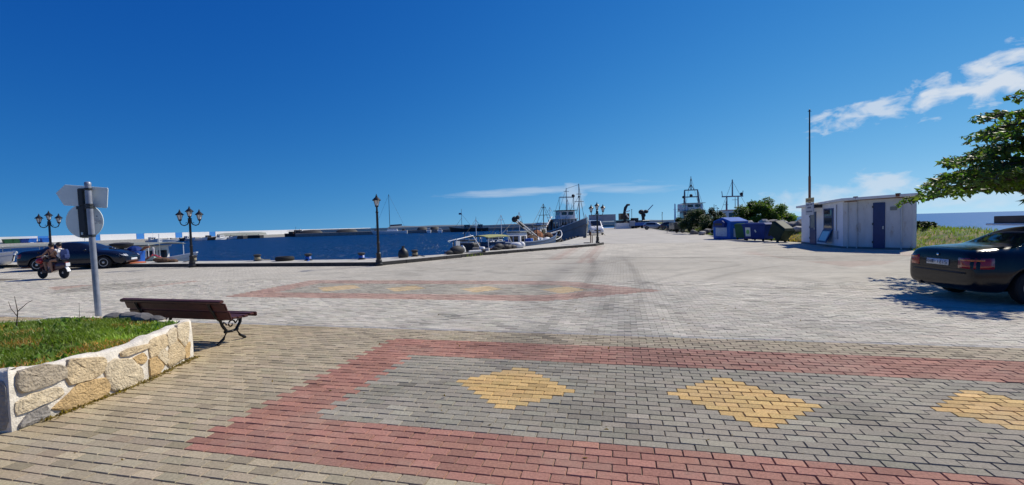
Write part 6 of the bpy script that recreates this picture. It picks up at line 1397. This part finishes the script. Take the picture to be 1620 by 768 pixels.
# ships behind the rocks
sh = thing('patrol_ship', 'grey ship with bridge and lattice mast rising behind the dark bush', 'ship', (39.5, 100, WZ), R(-100))
hull(sh, 22, 5.8, 2.2, 1.4, .2, 'hull_grey', 'hull_grey', draft=1.0); cabin(sh, (1, 0, 2.2), (5.2, 4.6, 2.6), 'hull_grey', 'hull_grey', 3); cabin(sh, (1.2, 0, 4.9), (3.4, 3.6, 1.5), 'white_worn', 'hull_grey', 2, 'bridge', .5, .96)
lm = MB()
for s in (-1, 1): lm.tube([(0, s * 1.5, 6.4), (0, s * 1.35, 9.4)], .15, 6); lm.tube([(1.4, s * 1.5, 6.4), (.2, s * 1.35, 9.2)], .10, 6)
for z_, w_ in ((7.9, 1.45), (9.4, 1.4)): lm.tube([(0, -w_, z_), (0, w_, z_)], .13, 6)
lm.tube([(0, 0, 9.4), (0, 0, 12.4)], [.14, .06], 6); lm.tube([(0, -.6, 9.5), (0, 0, 10.6)], .08, 5); lm.tube([(0, .6, 9.5), (0, 0, 10.6)], .08, 5); lm.build('lattice_mast', 'hull_grey', sh)
MB().ball((0, 0, 8.2), .35, 8, 6).ball((0, 0, 10.4), .22, 8, 6).ball((0, 0, 11.6), .16, 8, 6).ball((0, -1.6, 7.9), .3, 8, 6).build('radar', 'gear_dark', sh); MB().box((2.5, -2.8, 5.5), (1.0, .9, 1.6)).build('funnel', 'white_worn', sh, bevel=.1)
s2 = thing('fishing_ship', 'ship with cross-armed mast rising behind the leafy green bush', 'ship', (36.9, 76, WZ), R(-95)); hull(s2, 16, 5, 2.0, 1.2, .2, 'hull_blue', draft=.8); cabin(s2, (0, 0, 1.9), (3.6, 3.4, 2.4), 'white_worn', 'red_plastic', 2)
MB().tube([(0, -.9, 4.2), (0, -.9, 6.6)], .10, 6).tube([(0, .9, 4.2), (0, .9, 6.6)], .10, 6).tube([(0, -1.7, 6.6), (0, 1.7, 6.6)], .11, 6).tube([(0, 0, 6.6), (0, 0, 9.4)], [.12, .09], 6).tube([(0, -1.6, 6.6), (0, -1.7, 7.5)], .06, 5).tube([(0, 1.6, 6.6), (0, 1.7, 7.5)], .06, 5).build('mast', 'hull_grey', s2); MB().ball((0, 1.45, 6.95), .28, 8, 6).build('lamp', 'gear_dark', s2)
mast(s2, (-3, 1.6, 2), 4.6, .07, 'hull_grey', ((.9, .5),), 'stern_mast'); mast(s2, (-5, .8, 2), 4.0, .07, 'gear_dark', ((.85, .4),), 'net_mast')
for i, (x_, y_, h_, lb) in enumerate(((46.0, 128, 6.6, 'left of two slim white masts beyond the parked cars'), (48.2, 130, 6.2, 'right of two slim white masts beyond the parked cars'))):
    t_ = thing('slim_mast', lb, 'mast', (x_, y_, -.3), 0); MB().tube([(0, 0, 0), (0, 0, h_)], [.35, .18], 8).build('pole', 'white_worn', t_); MB().tube([(-.5, 0, h_ * .75), (.5, 0, h_ * .75)], .06, 5).build('crosspiece', 'white_worn', t_)
stays(sh, [((0, 0, 12.2), (-9, 0, 3.2)), ((0, 0, 12.2), (9, 0, 4.2)), ((0, 1.4, 9.4), (5, 2.2, 3.0)), ((0, -1.4, 9.4), (5, -2.2, 3.0))], .03); stays(s2, [((0, 0, 9.2), (7, 0, 3.5)), ((0, 0, 9.2), (-7, 0, 2.6))], .025)
for i, (x_, y_, h_, w_, lb_) in enumerate(((31.6, 71, 4.6, .5, 'thin dark mast with crosspiece rising left of the cross-armed ship mast'), (33.0, 73, 4.2, .4, 'thin dark mast rising beside the cross-armed ship mast'), (30.0, 82, 4.4, .6, 'thin dark mast rising right of the grey ship bridge'), (27.8, 84, 3.9, .4, 'thin aerial rising from the rocks left of the grey ship bridge'))):
    t_ = thing('slim_mast', lb_, 'mast', (x_, y_, -.6), R(20 * i)); MB().tube([(0, 0, 0), (0, 0, h_)], [.07, .04], 6).build('pole', 'gear_dark', t_); MB().tube([(-w_, 0, h_ * .85), (w_, 0, h_ * .88)], .03, 5).tube([(-w_ * .6, 0, h_ * .7), (w_ * .7, 0, h_ * .72)], .025, 5).build('crosspiece', 'gear_dark', t_); MB().ball((w_ * .6, 0, h_ * .95), .09, 7, 5).build('lamp', 'gear_dark', t_)
# winch machine among the rocks
wm = thing('winch_frame', 'dark winch frame standing on the rocks beside the dark bush', 'winch', (25.6, 66, .6), 0); MB().box((0, 0, .9), (1.0, .8, 1.8)).box((.7, 0, 1.7), (1.1, .7, .9)).box((-.5, 0, 2.0), (.3, .6, .6)).build('machine', 'gear_dark', wm, bevel=.08); MB().tube([(0, 0, 1.8), (0, 0, 3.3)], .04, 5).tube([(-.4, 0, 3.2), (.4, 0, 3.25)], .03, 5).build('aerial', 'bracket', wm)

# ------------------------------------------------------------------ small litter on the paving
n = 90; px_ = rng.uniform(-4, 5, n); py_ = rng.uniform(3.2, 9, n)
P = np.stack([px_, py_, np.full(n, .006)], -1); leaves('leaf_litter', P, .035, 'leaf', np.array([3.2, 1.2, 1.2]) * rng.uniform(.2, 1.0, (n, 1)), None, droop=0, asp=.5)['label'] = 'scattered dry leaf bits on the paving'
# sandy debris and weeds against the foot of the planter
n = 700; s_ = rng.uniform(.2, 2.3, n); q = np.array([tuple(face_pt(a, .0, .02 + abs(rng.normal(0, .035)))) for a in s_]); q[:, 2] = .004
leaves('wall_foot_debris', q, .03, 'leaf', np.array([3.6, 1.5, 1.4]) * rng.uniform(.25, 1.0, (n, 1)), None, droop=-.2, asp=.6)['label'] = 'dry plant debris gathered along the foot of the planter wall'
kw = np.array([(-2.5 + .02 * i + rng.normal(0, .05), 24.8 + .025 * i + rng.normal(0, .05), .01) for i in range(120)]); blades('kerb_weeds', kw, .13, .03, 'grass_blade', np.ones((120, 3)) * rng.uniform(.6, 1.2, (120, 1)), .8)['label'] = 'green weeds growing at the kerb beside the white frame'
